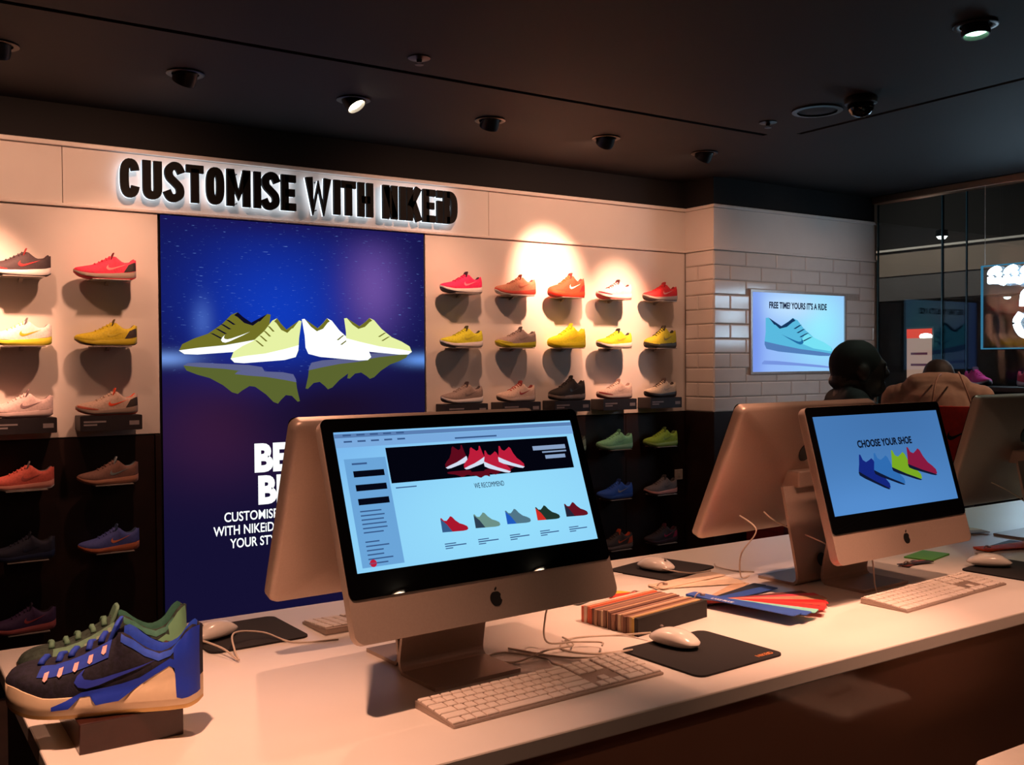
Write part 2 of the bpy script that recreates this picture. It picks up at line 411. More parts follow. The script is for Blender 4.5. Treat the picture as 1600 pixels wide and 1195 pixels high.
downlight(.9, -1.5, (1.3, .55, 0), 16, 'added fill spotlight behind the viewer for the counter front and floor', size=70, blend=1)  # fill lamp, added to brighten the counter's front panel
# other ceiling fittings
t = thing('dome_camera', 'dark dome camera under the ceiling right of the grille', 'camera', (3.908, 2.963, ZC))
obj('collar', MB().lathe([(.07, 0), (.075, -.01), (.072, -.03), (.064, -.034)], 24).mesh('collar', True), m_blackplastic, t)
obj('dome', MB().lathe([(.062, -.034), (.058, -.06), (.042, -.08), (.02, -.09), (.001, -.092)], 24).mesh('dome', 'all'), m_blackglass, t)
t = thing('ceiling_speaker', 'flat round dark speaker grille in the ceiling', 'speaker', (3.925, 3.227, ZC))
obj('rim', MB().lathe([(.095, 0), (.12, 0), (.12, -.008), (.095, -.01)], 28, cap=False).mesh('rim', True), m_ring, t)
obj('grille', MB().lathe([(.096, -.002), (.06, -.006), (.001, -.007)], 28).mesh('grille', True), m_blackmatte, t)
for x, y, lab in ((3.909, 3.525, 'small dark sprinkler head left of the speaker grille'), (1.899, 3.527, 'small dark sprinkler head left of the ceiling groove middle')):
    t = thing('sprinkler', lab, 'sprinkler', (x, y, ZC))
    obj('plate', MB().lathe([(.045, 0), (.045, -.004), (.012, -.008), (.01, -.02), (.001, -.02)], 20).mesh('plate', True), m_ring, t)
    obj('deflector', MB().lathe([(.001, -.026), (.018, -.027), (.018, -.029), (.001, -.03)], 12).mesh('deflector', True), m_ring, t)

# ------------------------------------------------------------------ picture emitters (backlit print and screens)
def picture(name, base, blobs, st=1.0, streaks=None):
    """emission picture in the object's own x/z metres: a base tone plus soft blobs (rgb, x, z, sx, sz)"""
    mt = bpy.data.materials.new(name); mt.use_nodes = True; nt = mt.node_tree; nt.nodes.clear()
    N, Lk = nt.nodes.new, nt.links.new
    o = N('ShaderNodeOutputMaterial'); e = N('ShaderNodeEmission'); e.inputs[1].default_value = st; Lk(e.outputs[0], o.inputs[0])
    tc = N('ShaderNodeTexCoord'); sp = N('ShaderNodeSeparateXYZ'); Lk(tc.outputs['Object'], sp.inputs[0])
    def ma(op, a, b=None):
        n = N('ShaderNodeMath'); n.operation = op
        for i, v in enumerate((a, b)):
            if v is None: continue
            if isinstance(v, (int, float)): n.inputs[i].default_value = v
            else: Lk(v, n.inputs[i])
        return n.outputs[0]
    cur = None
    rgb = N('ShaderNodeRGB'); rgb.outputs[0].default_value = lin(base)+(1,); cur = rgb.outputs[0]
    for c, x, z, sx, sz in blobs:
        dx = ma('DIVIDE', ma('SUBTRACT', sp.outputs[0], x), sx); dz = ma('DIVIDE', ma('SUBTRACT', sp.outputs[2], z), sz)
        g = ma('EXPONENT', ma('MULTIPLY', ma('ADD', ma('MULTIPLY', dx, dx), ma('MULTIPLY', dz, dz)), -1.0))
        mx = N('ShaderNodeMix'); mx.data_type = 'RGBA'
        Lk(g, mx.inputs[0]); Lk(cur, mx.inputs[6]); mx.inputs[7].default_value = lin(c)+(1,); cur = mx.outputs[2]
    if streaks:
        mp = N('ShaderNodeMapping'); mp.inputs['Rotation'].default_value = (0, R(12), 0); mp.inputs['Scale'].default_value = (16, 1, 120)
        Lk(tc.outputs['Object'], mp.inputs[0]); nz = N('ShaderNodeTexNoise'); nz.inputs['Scale'].default_value = 1.6; nz.inputs['Detail'].default_value = 2
        Lk(mp.outputs[0], nz.inputs['Vector'])
        up = ma('MULTIPLY', ma('SUBTRACT', nz.outputs['Fac'], .66), 6.0); up = ma('MAXIMUM', up, 0.0); up = ma('MINIMUM', up, .55)
        hi = ma('GREATER_THAN', sp.outputs[2], streaks); up = ma('MULTIPLY', up, hi)
        mx = N('ShaderNodeMix'); mx.data_type = 'RGBA'; Lk(up, mx.inputs[0]); Lk(cur, mx.inputs[6]); mx.inputs[7].default_value = lin((120, 160, 240))+(1,); cur = mx.outputs[2]
    Lk(cur, e.inputs[0]); MATS[name] = mt
    return mt
SHOE2D = [(0, .12), (.03, .28), (.15, .40), (.30, .50), (.45, .72), (.55, .95), (.62, 1.0), (.68, .88), (.78, .72), (.88, .74), (.96, .92), (1.0, .9), (.99, .5), (1.0, .2), (.97, .05), (.8, 0), (.5, 0), (.2, 0), (.06, .03)]
SOLE2D = [(0, .12), (.2, .15), (.5, .17), (.8, .24), (1.0, .3), (1.0, .2), (.97, .05), (.8, 0), (.5, 0), (.2, 0), (.06, .03)]
COLLAR2D = [(.58, .93), (.62, 1.0), (.68, .88), (.78, .72), (.88, .74), (.96, .92), (.9, .80), (.8, .64), (.7, .72), (.62, .88)]
SW_LO = [(1, .95), (.75, .62), (.5, .33), (.3, .1), (.15, 0), (.05, .08), (0, .28), (.03, .52), (.12, .78)]
SW_UP = [(1, .95), (.85, .80), (.68, .65), (.5, .50), (.35, .38), (.22, .32), (.12, .38), (.09, .55), (.12, .78)]
SWOOSH2D = [(x*.32+.45, z*.25+.25) for x, z in SW_LO]+[(x*.32+.45, z*.25+.25) for x, z in SW_UP[::-1][1:-1]]
LACE2D = [[(.32+.055*i, .52+.105*i), (.36+.055*i, .50+.105*i), (.47+.045*i, .36+.11*i), (.44+.045*i, .36+.11*i)] for i in range(4)]
def aff(poly, x, z, w, h, rot=0., flip=False, shear=0.):
    out = []
    for a, b in poly:
        if flip: a = 1-a
        px, pz = (a+shear*b)*w, b*h
        out.append((x+px*math.cos(rot)-pz*math.sin(rot), z+px*math.sin(rot)+pz*math.cos(rot)))
    return out
def flat(polys, y):
    """thin printed polygons facing -y"""
    b = MB()
    for p in polys: b.rings([[(x, y, z) for x, z in p], [(x, y+.0002, z) for x, z in p]])
    return b
def rect(x0, z0, x1, z1): return [(x0, z0), (x1, z0), (x1, z1), (x0, z1)]

# ------------------------------------------------------------------ poster light box
pz = .12; PH = HB-.022-pz; PW = PR-PL-.012
t = thing('poster_lightbox', 'tall blue backlit shoe poster set in the wall behind the counter', 'poster', (PL+.006, YW-.004, pz))
obj('case', MB().box((0, .003, 0), (PW, .03, PH)), m_blackmatte, t)
sky = picture('poster_picture', (20, 16, 50), [((20, 34, 128), .62, 1.76, .75, .46), ((16, 58, 186), .58, 1.64, .36, .30), ((104, 76, 156), 1.14, 1.80, .16, .24), ((62, 92, 180), .20, 1.60, .05, .10),
      ((26, 20, 84), .7, 2.16, 2.0, .10), ((112, 150, 225), .02, 1.41, .14, .035), ((100, 150, 235), 1.44, 1.40, .14, .035), ((56, 26, 60), .28, 1.05, .34, .26), ((26, 14, 40), .9, 1.12, .5, .22)], 1.0, 1.34)
pic = obj('picture', MB().box((0, 0, 0), (PW, .0025, PH)), sky, t)
wht = E('poster_white', (246, 252, 250), 1.25); lime = E('poster_lime', (196, 206, 92), .9); olive = E('poster_olive', (126, 124, 42), .8); ink = E('poster_ink', (20, 18, 50), .6)
refl_a = E('poster_reflection', (136, 150, 72), .42); refl_b = E('poster_reflection_pale', (118, 124, 176), .6); pale = E('poster_pale_lime', (222, 232, 158), 1.1)
SH = [(.08, 1.425, .46, .20, 0, .06, olive), (.335, 1.382, .36, .22, 0, .12, pale), (.745, 1.425, .38, .21, 1, -.12, wht), (.975, 1.458, .40, .185, 1, -.08, pale)]
lay = {}
for i, (x, z, w, h, fl, shr, c) in enumerate(SH):
    y = -.0004*(1+i*3) if i != 0 else -.0004
    obj('printed_shoe', flat([aff(SHOE2D, x, z, w, h, R(4) if not fl else R(-5), fl, shr)], y), c, t)
    obj('printed_sole', flat([aff(SOLE2D, x, z, w, h*1.1, R(4) if not fl else R(-5), fl, shr)], y-.0004), wht, t)
    obj('printed_lacing', flat([aff(q, x, z, w, h, R(4) if not fl else R(-5), fl, shr) for q in (LACE2D if i < 2 else LACE2D[:2])]+[aff(COLLAR2D, x, z, w, h, R(4) if not fl else R(-5), fl, shr)], y-.0006), ink if i == 0 else olive, t)
    if i == 0: obj('printed_mark', flat([aff(SWOOSH2D, x, z, w, h, R(4), fl, shr)], y-.0008), wht, t)
    # mirror image on the printed floor
    obj('printed_reflection', flat([aff([(a, -b) for a, b in SHOE2D], x+.02, z-.03, w*.9, h*.75, R(-3) if not fl else R(4), fl, -shr)], -.0003), refl_a, t)
    obj('printed_sole_reflection', flat([aff([(a, -b) for a, b in SOLE2D], x+.02, z-.03, w*.9, h*.75, R(-3) if not fl else R(4), fl, -shr)], -.0006), refl_b, t)
for s, x, z, h, wdt in (('BE', .457, .822, .150, .185), ('BE', .475, .655, .150, .185)):
    obj('printed_letters', text_mesh(s, h, .0003, .05, width=wdt), wht, t, (x, -.0008, z))
for s, x, z, h, wdt in (('CUSTOMISE A NI', .297, .580, .049, .40), ('WITH NIKEiD. EXCL', .241, .512, .049, .47), ('YOUR STYLE.', .325, .444, .049, .30)):
    obj('printed_letters', text_mesh(s, h, .0003, .012, width=wdt), wht, t, (x, -.0008, z))

# ------------------------------------------------------------------ wall sign
t = thing('wall_sign', 'black raised letters with white glowing edges above the blue poster', 'sign', (1.06, YW-.004, 2.297))
m_letter = M('black_letter', (14, 11, 10), .7, spec=.25)
halo = E('letter_back_glow', (225, 240, 255), 1.9)
def strip(pts, sw, d0, d1, b):
    """heavy stroke along a polyline in the xz plane, mitred, from depth d0 to d1"""
    P2 = [Vector(p) for p in pts]; rs = []; closed = (P2[0]-P2[-1]).length < 1e-6
    for i, p in enumerate(P2):
        a0 = P2[i-1] if i else (P2[-2] if closed else None); a1 = P2[i+1] if i < len(P2)-1 else (P2[1] if closed else None)
        t0 = (p-a0).normalized() if a0 is not None else None; t1 = (a1-p).normalized() if a1 is not None else None
        tn = ((t0+t1) if (t0 and t1) else (t0 or t1)).normalized(); nm = Vector((-tn.y, tn.x))
        k = 1/max(.8, nm.dot(Vector((-t0.y, t0.x)))) if t0 else 1
        l, r_ = p+nm*sw/2*k, p-nm*sw/2*k
        rs.append([(l.x, d0, l.y), (r_.x, d0, r_.y), (r_.x, d1, r_.y), (l.x, d1, l.y)])
    b.rings(rs, cap=not closed)
def glyph(ch, w, h, sw, d0, d1):
    b = MB(); q = sw/2
    def arc(cx_, cz_, rx, rz_, a0, a1, n=18): 
        out = []
        for i in range(n+1):
            a = R(a0+(a1-a0)*i/n); c_, s_ = math.cos(a), math.sin(a)
            out.append((cx_+rx*math.copysign(abs(c_)**.75, c_), cz_+rz_*math.copysign(abs(s_)**.75, s_)))
        return out
    L = {'I': [[(w/2, 0), (w/2, h)]], 'T': [[(0, h-q), (w, h-q)], [(w/2, 0), (w/2, h-q)]],
         'E': [[(q, 0), (q, h)], [(q, q), (w, q)], [(q, h/2), (w*.92, h/2)], [(q, h-q), (w, h-q)]],
         'H': [[(q, 0), (q, h)], [(w-q, 0), (w-q, h)], [(q, h/2), (w-q, h/2)]],
         'N': [[(q, 0), (q, h)], [(w-q, 0), (w-q, h)], [(q, h-q*.4), (w-q, q*.4)]],
         'M': [[(q, 0), (q, h)], [(w-q, 0), (w-q, h)], [(q, h-q*.5), (w/2, h*.28), (w-q, h-q*.5)]],
         'W': [[(q*.8, h), (w*.28, q*.5), (w*.5, h*.8), (w*.72, q*.5), (w-q*.8, h)]],
         'K': [[(q, 0), (q, h)], [(q, h*.42), (w-q*.7, h)], [(w*.42, h*.58), (w-q*.6, 0)]],
         'U': [[(q, h), (q, h*.3)]+arc(w/2, h*.3, w/2-q, h*.3-q, 180, 360, 12)[1:]+[(w-q, h)]],
         'O': [arc(w/2, h/2, w/2-q, h/2-q, 0, 360, 30)], 'C': [arc(w/2, h/2, w/2-q, h/2-q, 24, 336, 26)],
         'D': [[(q, 0), (q, h)], [(q, h-q)]+arc(w*.35, h/2, w*.65-q, h/2-q, 90, -90, 18)+[(q, q)]],
         'S': [[(p.x*w, p.y*h) for p in spline([(.90, .74, 0), (.72, .90, 0), (.45, .92, 0), (.22, .80, 0), (.26, .63, 0), (.52, .50, 0), (.78, .36, 0), (.80, .18, 0), (.55, .08, 0), (.28, .10, 0), (.10, .26, 0)], 4)]],
         'i': [[(w/2, 0), (w/2, h*.68)], [(w/2, h*.78), (w/2, h)]]}[ch]
    for pl in L: strip(pl, sw, d0, d1, b)
    return b
words = 'CUSTOMISE WITH NIKEiD'
gw = {'I': .42, 'i': .42, ' ': .45, 'M': 1.35, 'W': 1.5, 'E': .88, 'T': .95}
hh = .184; unit = 1.855/sum(gw.get(ch, 1.0) for ch in words); x = 0
for ch in words:
    a = gw.get(ch, 1.0)*unit
    if ch != ' ':
        wdt = a*.87; sw = .038 if ch not in 'Ii' else wdt*.98
        obj('letter', glyph(ch, wdt, hh, sw, -.022, 0), m_letter, t, (x, -.034, 0))
        obj('letter_glow', glyph(ch, wdt, hh, sw*.96, -.014, 0), halo, t, (x, -.0195, 0))
        for zz in (.1, .9):
            obj('stud', MB().tube([(0, -.018, 0), (0, .003, 0)], .003, 6), m_blackplastic, t, (x+wdt*.5, 0, hh*zz))
    x += a

# ------------------------------------------------------------------ wall screen on the pier
t = thing('wall_screen', 'flat screen showing a cyan shoe on the white tiled pier', 'screen', (5.56, YP, tvz0))
tw, tH = .996, .576
fr = MB()
for a, b in (((-tw/2, -.012, 0), (tw/2, .008, .016)), ((-tw/2, -.012, tH-.016), (tw/2, .008, tH)), ((-tw/2, -.012, .016), (-tw/2+.016, .008, tH-.016)), ((tw/2-.016, -.012, .016), (tw/2, .008, tH-.016))):
    fr.box(a, b)
obj('frame', fr, M('silver_frame', (190, 178, 172), .35, .4), t)
tvp = picture('wall_screen_picture', (150, 186, 250), [((150, 236, 255), .22, .34, .30, .30), ((190, 225, 255), -.1, .47, .3, .1), ((120, 150, 235), -.46, .2, .10, .6)], 1.0)
s = obj('display', MB().box((-tw/2+.016, -.002, .016), (tw/2-.016, .007, tH-.016)), tvp, t)
obj('printed_shoe', flat([aff(SHOE2D, -.36, .17, .72, .24, R(-4), True)], -.0026), E('tv_shoe', (92, 190, 228), .95), s)
obj('printed_toe', flat([aff([(.02, .15), (.03, .28), (.15, .40), (.30, .50), (.42, .62), (.5, .3), (.3, .18)], -.36, .17, .72, .24, R(-4), True)], -.0030), E('tv_toe', (120, 226, 245), 1.0), s)
obj('printed_sole', flat([aff(SOLE2D, -.36, .165, .72, .20, R(-4), True)], -.0034), E('tv_sole', (92, 140, 205), .8), s)
obj('printed_collar', flat([aff(COLLAR2D, -.36, .17, .72, .24, R(-4), True)]+[aff(q, -.36, .17, .72, .24, R(-4), True) for q in LACE2D], -.0034), E('tv_ink', (28, 70, 120), .6), s)
obj('printed_mark', flat([aff(SWOOSH2D, -.36, .17, .72, .24, R(-4), True)], -.0034), E('tv_mark', (40, 120, 180), .8), s)
obj('printed_reflection', flat([aff([(a, -b*.45) for a, b in SOLE2D], -.38, .10, .74, .24, R(-4), True)], -.0024), E('tv_refl', (128, 160, 240), .85), s)
obj('printed_letters', text_mesh('FREE TIME? YOURS IT\'S A RIDE', .048, .0003, .035, width=.60), E('tv_text', (30, 42, 80), .5), s, (-.31, -.003, .452))

# ------------------------------------------------------------------ shoes
def prof(pts):
    xs = [p[0] for p in pts]; ys_ = [p[1] for p in pts]; n = len(xs)
    d = [(ys_[i+1]-ys_[i])/(xs[i+1]-xs[i]) for i in range(n-1)]
    mm = [d[0]]+[0 if d[i-1]*d[i] <= 0 else 2*d[i-1]*d[i]/(d[i-1]+d[i]) for i in range(1, n-1)]+[d[-1]]
    def f(t):
        t = max(xs[0], min(xs[-1], t)); i = 0
        while i < n-2 and t > xs[i+1]: i += 1
        h = xs[i+1]-xs[i]; u = (t-xs[i])/h
        return (2*u**3-3*u**2+1)*ys_[i]+(u**3-2*u**2+u)*h*mm[i]+(-2*u**3+3*u**2)*ys_[i+1]+(u**3-u**2)*h*mm[i+1]
    return f
class Shoe:
    """t runs 0 (toe, at -x) to 1 (heel)"""
    lace_r = .0028
    def __init__(s, L, w, zb, zm, zs, op=(.62, .67, .955, .985), wr=.62):
        s.L = L; s.w = prof(w); s.zb = prof(zb); s.zm = prof(zm); s.zs = prof(zs)
        a, b, c, d = op; s.o = prof([(0, 0), (a, 0), (b, 1), (c, 1), (d, 0), (1, 0)]); s.wr = wr; s.op = op
    def x(s, t): return s.L*(t-.5)
    def yc(s, t, q):
        w = s.w(t); yt = s.wr*w*s.o(t); q = max(0, min(1, q))
        return yt+(w-yt)*max(0, 1-q**2.6)**.6
    def side(s, t, z, off=.0):
        zm, zs, zb = s.zm(t), s.zs(t), s.zb(t)
        if z >= zm: y = s.yc(t, (z-zm)/max(1e-5, zs-zm))
        else:
            u = (z-zb)/max(1e-5, zm-zb); y = s.w(t)*(1.0+.07*math.sin(pi*max(0, min(1, u))))+.002
        return y+off
    def top(s, t, y):
        """height of the closed upper above half-width y"""
        w = s.w(t); r = min(1, abs(y)/max(w, 1e-5)); q = max(0, 1-r**(1/.6))**(1/2.6); return s.zm(t)+q*(s.zs(t)-s.zm(t))
    def build(s, N=34, K=7, J=5):
        a, b, c, d = s.op
        ts = sorted(set([round((1-math.cos(pi*i/N))/2, 5) for i in range(N+1)]+[a, (a+b)/2, b, c, (c+d)/2, d]))
        rows = []; os_ = []
        for t in ts:
            o = s.o(t); zm, zs = s.zm(t), s.zs(t); w = s.w(t); yt = s.wr*w*o; fl = zm+.012
            row = []
            smax = .93+.07*o
            for k in range(K):
                q = smax*k/(K-1); row.append((s.yc(t, q), zm+q*(zs-zm)))
            yr = s.wr*w; openp = [(yr-.003, zs+.0015), (yr-.007, zs-.006), (yr-.009, zs-.02 if zs-.02 > fl else fl+.004), (yr-.009, max(fl+.002, (zs+fl)/2-.02)), (yr*.5, fl)]
            for j in range(J):
                q = .93+.07*(j+1)/(J+1); cy, cz = s.yc(t, q) if o < .5 else 0, zm+q*(zs-zm)
                if o < .5: cy = w*max(0, 1-q**2.6)**.6
                oy, oz = openp[j]; row.append((cy*(1-o)+max(0, oy)*o, cz*(1-o)+oz*o))
            row.append((0, zs*(1-o)+fl*o))
            full = [(s.x(t), y, z) for y, z in row]+[(s.x(t), -y, z) for y, z in row[-2::-1]]
            rows.append(full); os_.append(o)
        n = len(rows[0]); up = MB(); li = MB(); up.v = [p for r in rows for p in r]; li.v = list(up.v)
        for i in range(len(rows)-1):
            for j in range(n-1):
                f = (i*n+j, i*n+j+1, (i+1)*n+j+1, (i+1)*n+j)
                inner = K <= j < n-1-K and (os_[i]+os_[i+1]) > 1.0
                (li if inner else up).f.append(f)
        ms = MB(); ou = MB(); r1 = []; r2 = []
        for t in ts:
            w = s.w(t); zb, zm = s.zb(t), s.zm(t); x = s.x(t)
            pr_ = [(w*.9, zm+.003), (w*1.01+.001, zm+.001), (w*1.06+.0015, zm*.6+zb*.4), (w*1.04+.0015, zm*.25+zb*.75), (w*.97, zb+.0005)]
            r1.append([(x, y, z) for y, z in pr_]+[(x, -y, z) for y, z in pr_[::-1]])
            po = [(w*1.0, zb+.003), (w*.99, zb), (w*.93, zb-.004)]
            r2.append([(x, y, z) for y, z in po]+[(x, -y, z) for y, z in po[::-1]])
        ms.rings(r1); ou.rings(r2)
        def cl(b, nm): 
            used = sorted({i for f in b.f for i in f}); mp = {k: i for i, k in enumerate(used)}
            b.v = [b.v[k] for k in used]; b.f = [tuple(mp[i] for i in f) for f in b.f]; return b.mesh(nm, 'all')
        la = MB(); n_l = 5
        for i in range(n_l):
            t = s.lace0+(s.lace1-s.lace0)*i/(n_l-1); hw = .019
            pts = []
            for y in (-hw, -hw*.6, 0, hw*.6, hw): pts.append((s.x(t)+(.006 if abs(y) > hw*.5 else 0)*(1 if i % 2 else -1)*.3, y, s.top(t, y)+.0015))
            la.tube(pts, s.lace_r, 6)
        tt = s.op[0]-.005; tg = MB()
        za = s.zs(tt); xx = s.x(tt)
        rs = []
        for dz, dx, hw in ((-.03, -.012, .020), (0, 0, .021), (.010, .004, .020), (.015, .006, .012)):
            rs.append([(xx+dx-.003, -hw, za+dz), (xx+dx-.003, hw, za+dz), (xx+dx+.003, hw, za+dz), (xx+dx+.003, -hw, za+dz)])
        tg.rings(rs)
        return dict(upper=cl(up, 'upper'), lining=cl(li, 'lining'), midsole=ms.mesh('midsole', True), outsole=ou.mesh('outsole', True), laces=la.mesh('laces', 'all'), tongue=tg.mesh('tongue', bevel=.002))
    def patch(s, lo, up_, off=.0012, nsub=4, sides=(-1,), dens=3):
        """band between two edges given as (t,z) lists of equal length, wrapped on the shoe's side"""
        def dense(e): return [((e[i][0]*(dens-k)+e[i+1][0]*k)/dens, (e[i][1]*(dens-k)+e[i+1][1]*k)/dens) for i in range(len(e)-1) for k in range(dens)]+[e[-1]]
        A, B = dense(lo), dense(up_); b = MB()
        for sgn in sides:
            vs_ = []
            for (ta, za), (tb, zb_) in zip(A, B):
                for k in range(nsub+1):
                    u = k/nsub; t_ = ta*(1-u)+tb*u; z_ = za*(1-u)+zb_*u
                    vs_.append((s.x(t_), sgn*(s.side(t_, z_)+off), z_))
            fs = []; n = nsub+1
            for i in range(len(A)-1):
                for k in range(nsub): fs.append((i*n+k, i*n+k+1, (i+1)*n+k+1, (i+1)*n+k))
            b.add(vs_, fs)
        me = b.mesh('patch', 'all')
        return me
W1 = [(0, 0), (.02, .014), (.06, .026), (.15, .039), (.3, .045), (.45, .041), (.6, .034), (.8, .034), (.92, .031), (.98, .019), (1, 0)]
runner = Shoe(.275, W1, [(0, .030), (.1, .012), (.25, .003), (.4, 0), (.8, 0), (.93, .003), (1, .014)],
    [(0, .037), (.1, .026), (.3, .019), (.5, .021), (.75, .026), (.9, .030), (1, .038)],
    [(0, .039), (.04, .048), (.15, .055), (.3, .064), (.45, .084), (.58, .104), (.63, .108), (.70, .092), (.8, .075), (.88, .078), (.95, .094), (1, .092)])
trainer = Shoe(.272, W1, [(0, .024), (.1, .010), (.25, .002), (.4, 0), (.8, 0), (.93, .002), (1, .010)],
    [(0, .036), (.1, .028), (.3, .024), (.5, .026), (.75, .030), (.9, .034), (1, .04)],
    [(0, .038), (.04, .054), (.15, .066), (.3, .078), (.45, .104), (.58, .130), (.63, .134), (.70, .112), (.8, .094), (.88, .098), (.95, .116), (1, .112)])
KIND = {}
for nm, s in (('runner', runner), ('trainer', trainer)):
    s.lace0, s.lace1 = .34, .57
    d = s.build()
    zc = .038 if nm == 'runner' else .046
    sc = 1.0 if nm == 'runner' else 1.15
    d['side_mark'] = s.patch([(.50+.34*x, zc+.034*sc*z) for x, z in SW_LO], [(.50+.34*x, zc+.034*sc*z) for x, z in SW_UP])
    d['heel_counter'] = s.patch([(.78, .030), (.84, .032), (.90, .034), (.96, .038), (.985, .040)], [(.86, .066), (.89, .070), (.92, .074), (.955, .078), (.98, .078)], .001)
    d['toe_guard'] = s.patch([(.02, .036), (.08, .030), (.16, .026), (.26, .023), (.34, .022)], [(.03, .044), (.09, .041), (.16, .036), (.26, .030), (.34, .026)], .001)
    KIND[nm] = d
def shade(c): return M('fabric_%d_%d_%d' % c, c, .75, var=.12, scale=120, bump=.15)
def rubber(c): return M('rubber_%d_%d_%d' % c, c, .5, var=.04)
GSH = 'running shoes displayed in rows on the back wall'
def wall_shoe(kind, x, z, label, up, mid, out, mark, lin_, lace, heel=None, toe=None, tng=None, y=4.925, rz=0.):
    t = thing('running_shoe', label, 'shoe', (x, y, z+.004), rz, GSH)
    d = KIND[kind]
    for part, col in (('upper', shade(up)), ('lining', shade(lin_)), ('midsole', rubber(mid)), ('outsole', rubber(out)), ('laces', shade(lace)), ('tongue', shade(tng or lin_)),
                      ('side_mark', rubber(mark)), ('heel_counter', shade(heel or up)), ('toe_guard', shade(toe or up))):
        obj(part, d[part], col, t, link='OBJECT')
    return t
ROWZ = [1.900, 1.590, 1.268, .945, .628, .305]
CA, CB = .612, .982; CX = [2.908, 3.282, 3.658, 4.035, 4.425]
PINK = (236, 48, 104); W_ = (236, 228, 224); G_ = (150, 140, 136); DK = (40, 34, 36)
ROWN = ['top row', 'second row', 'third row', 'fourth row', 'fifth row', 'bottom row']
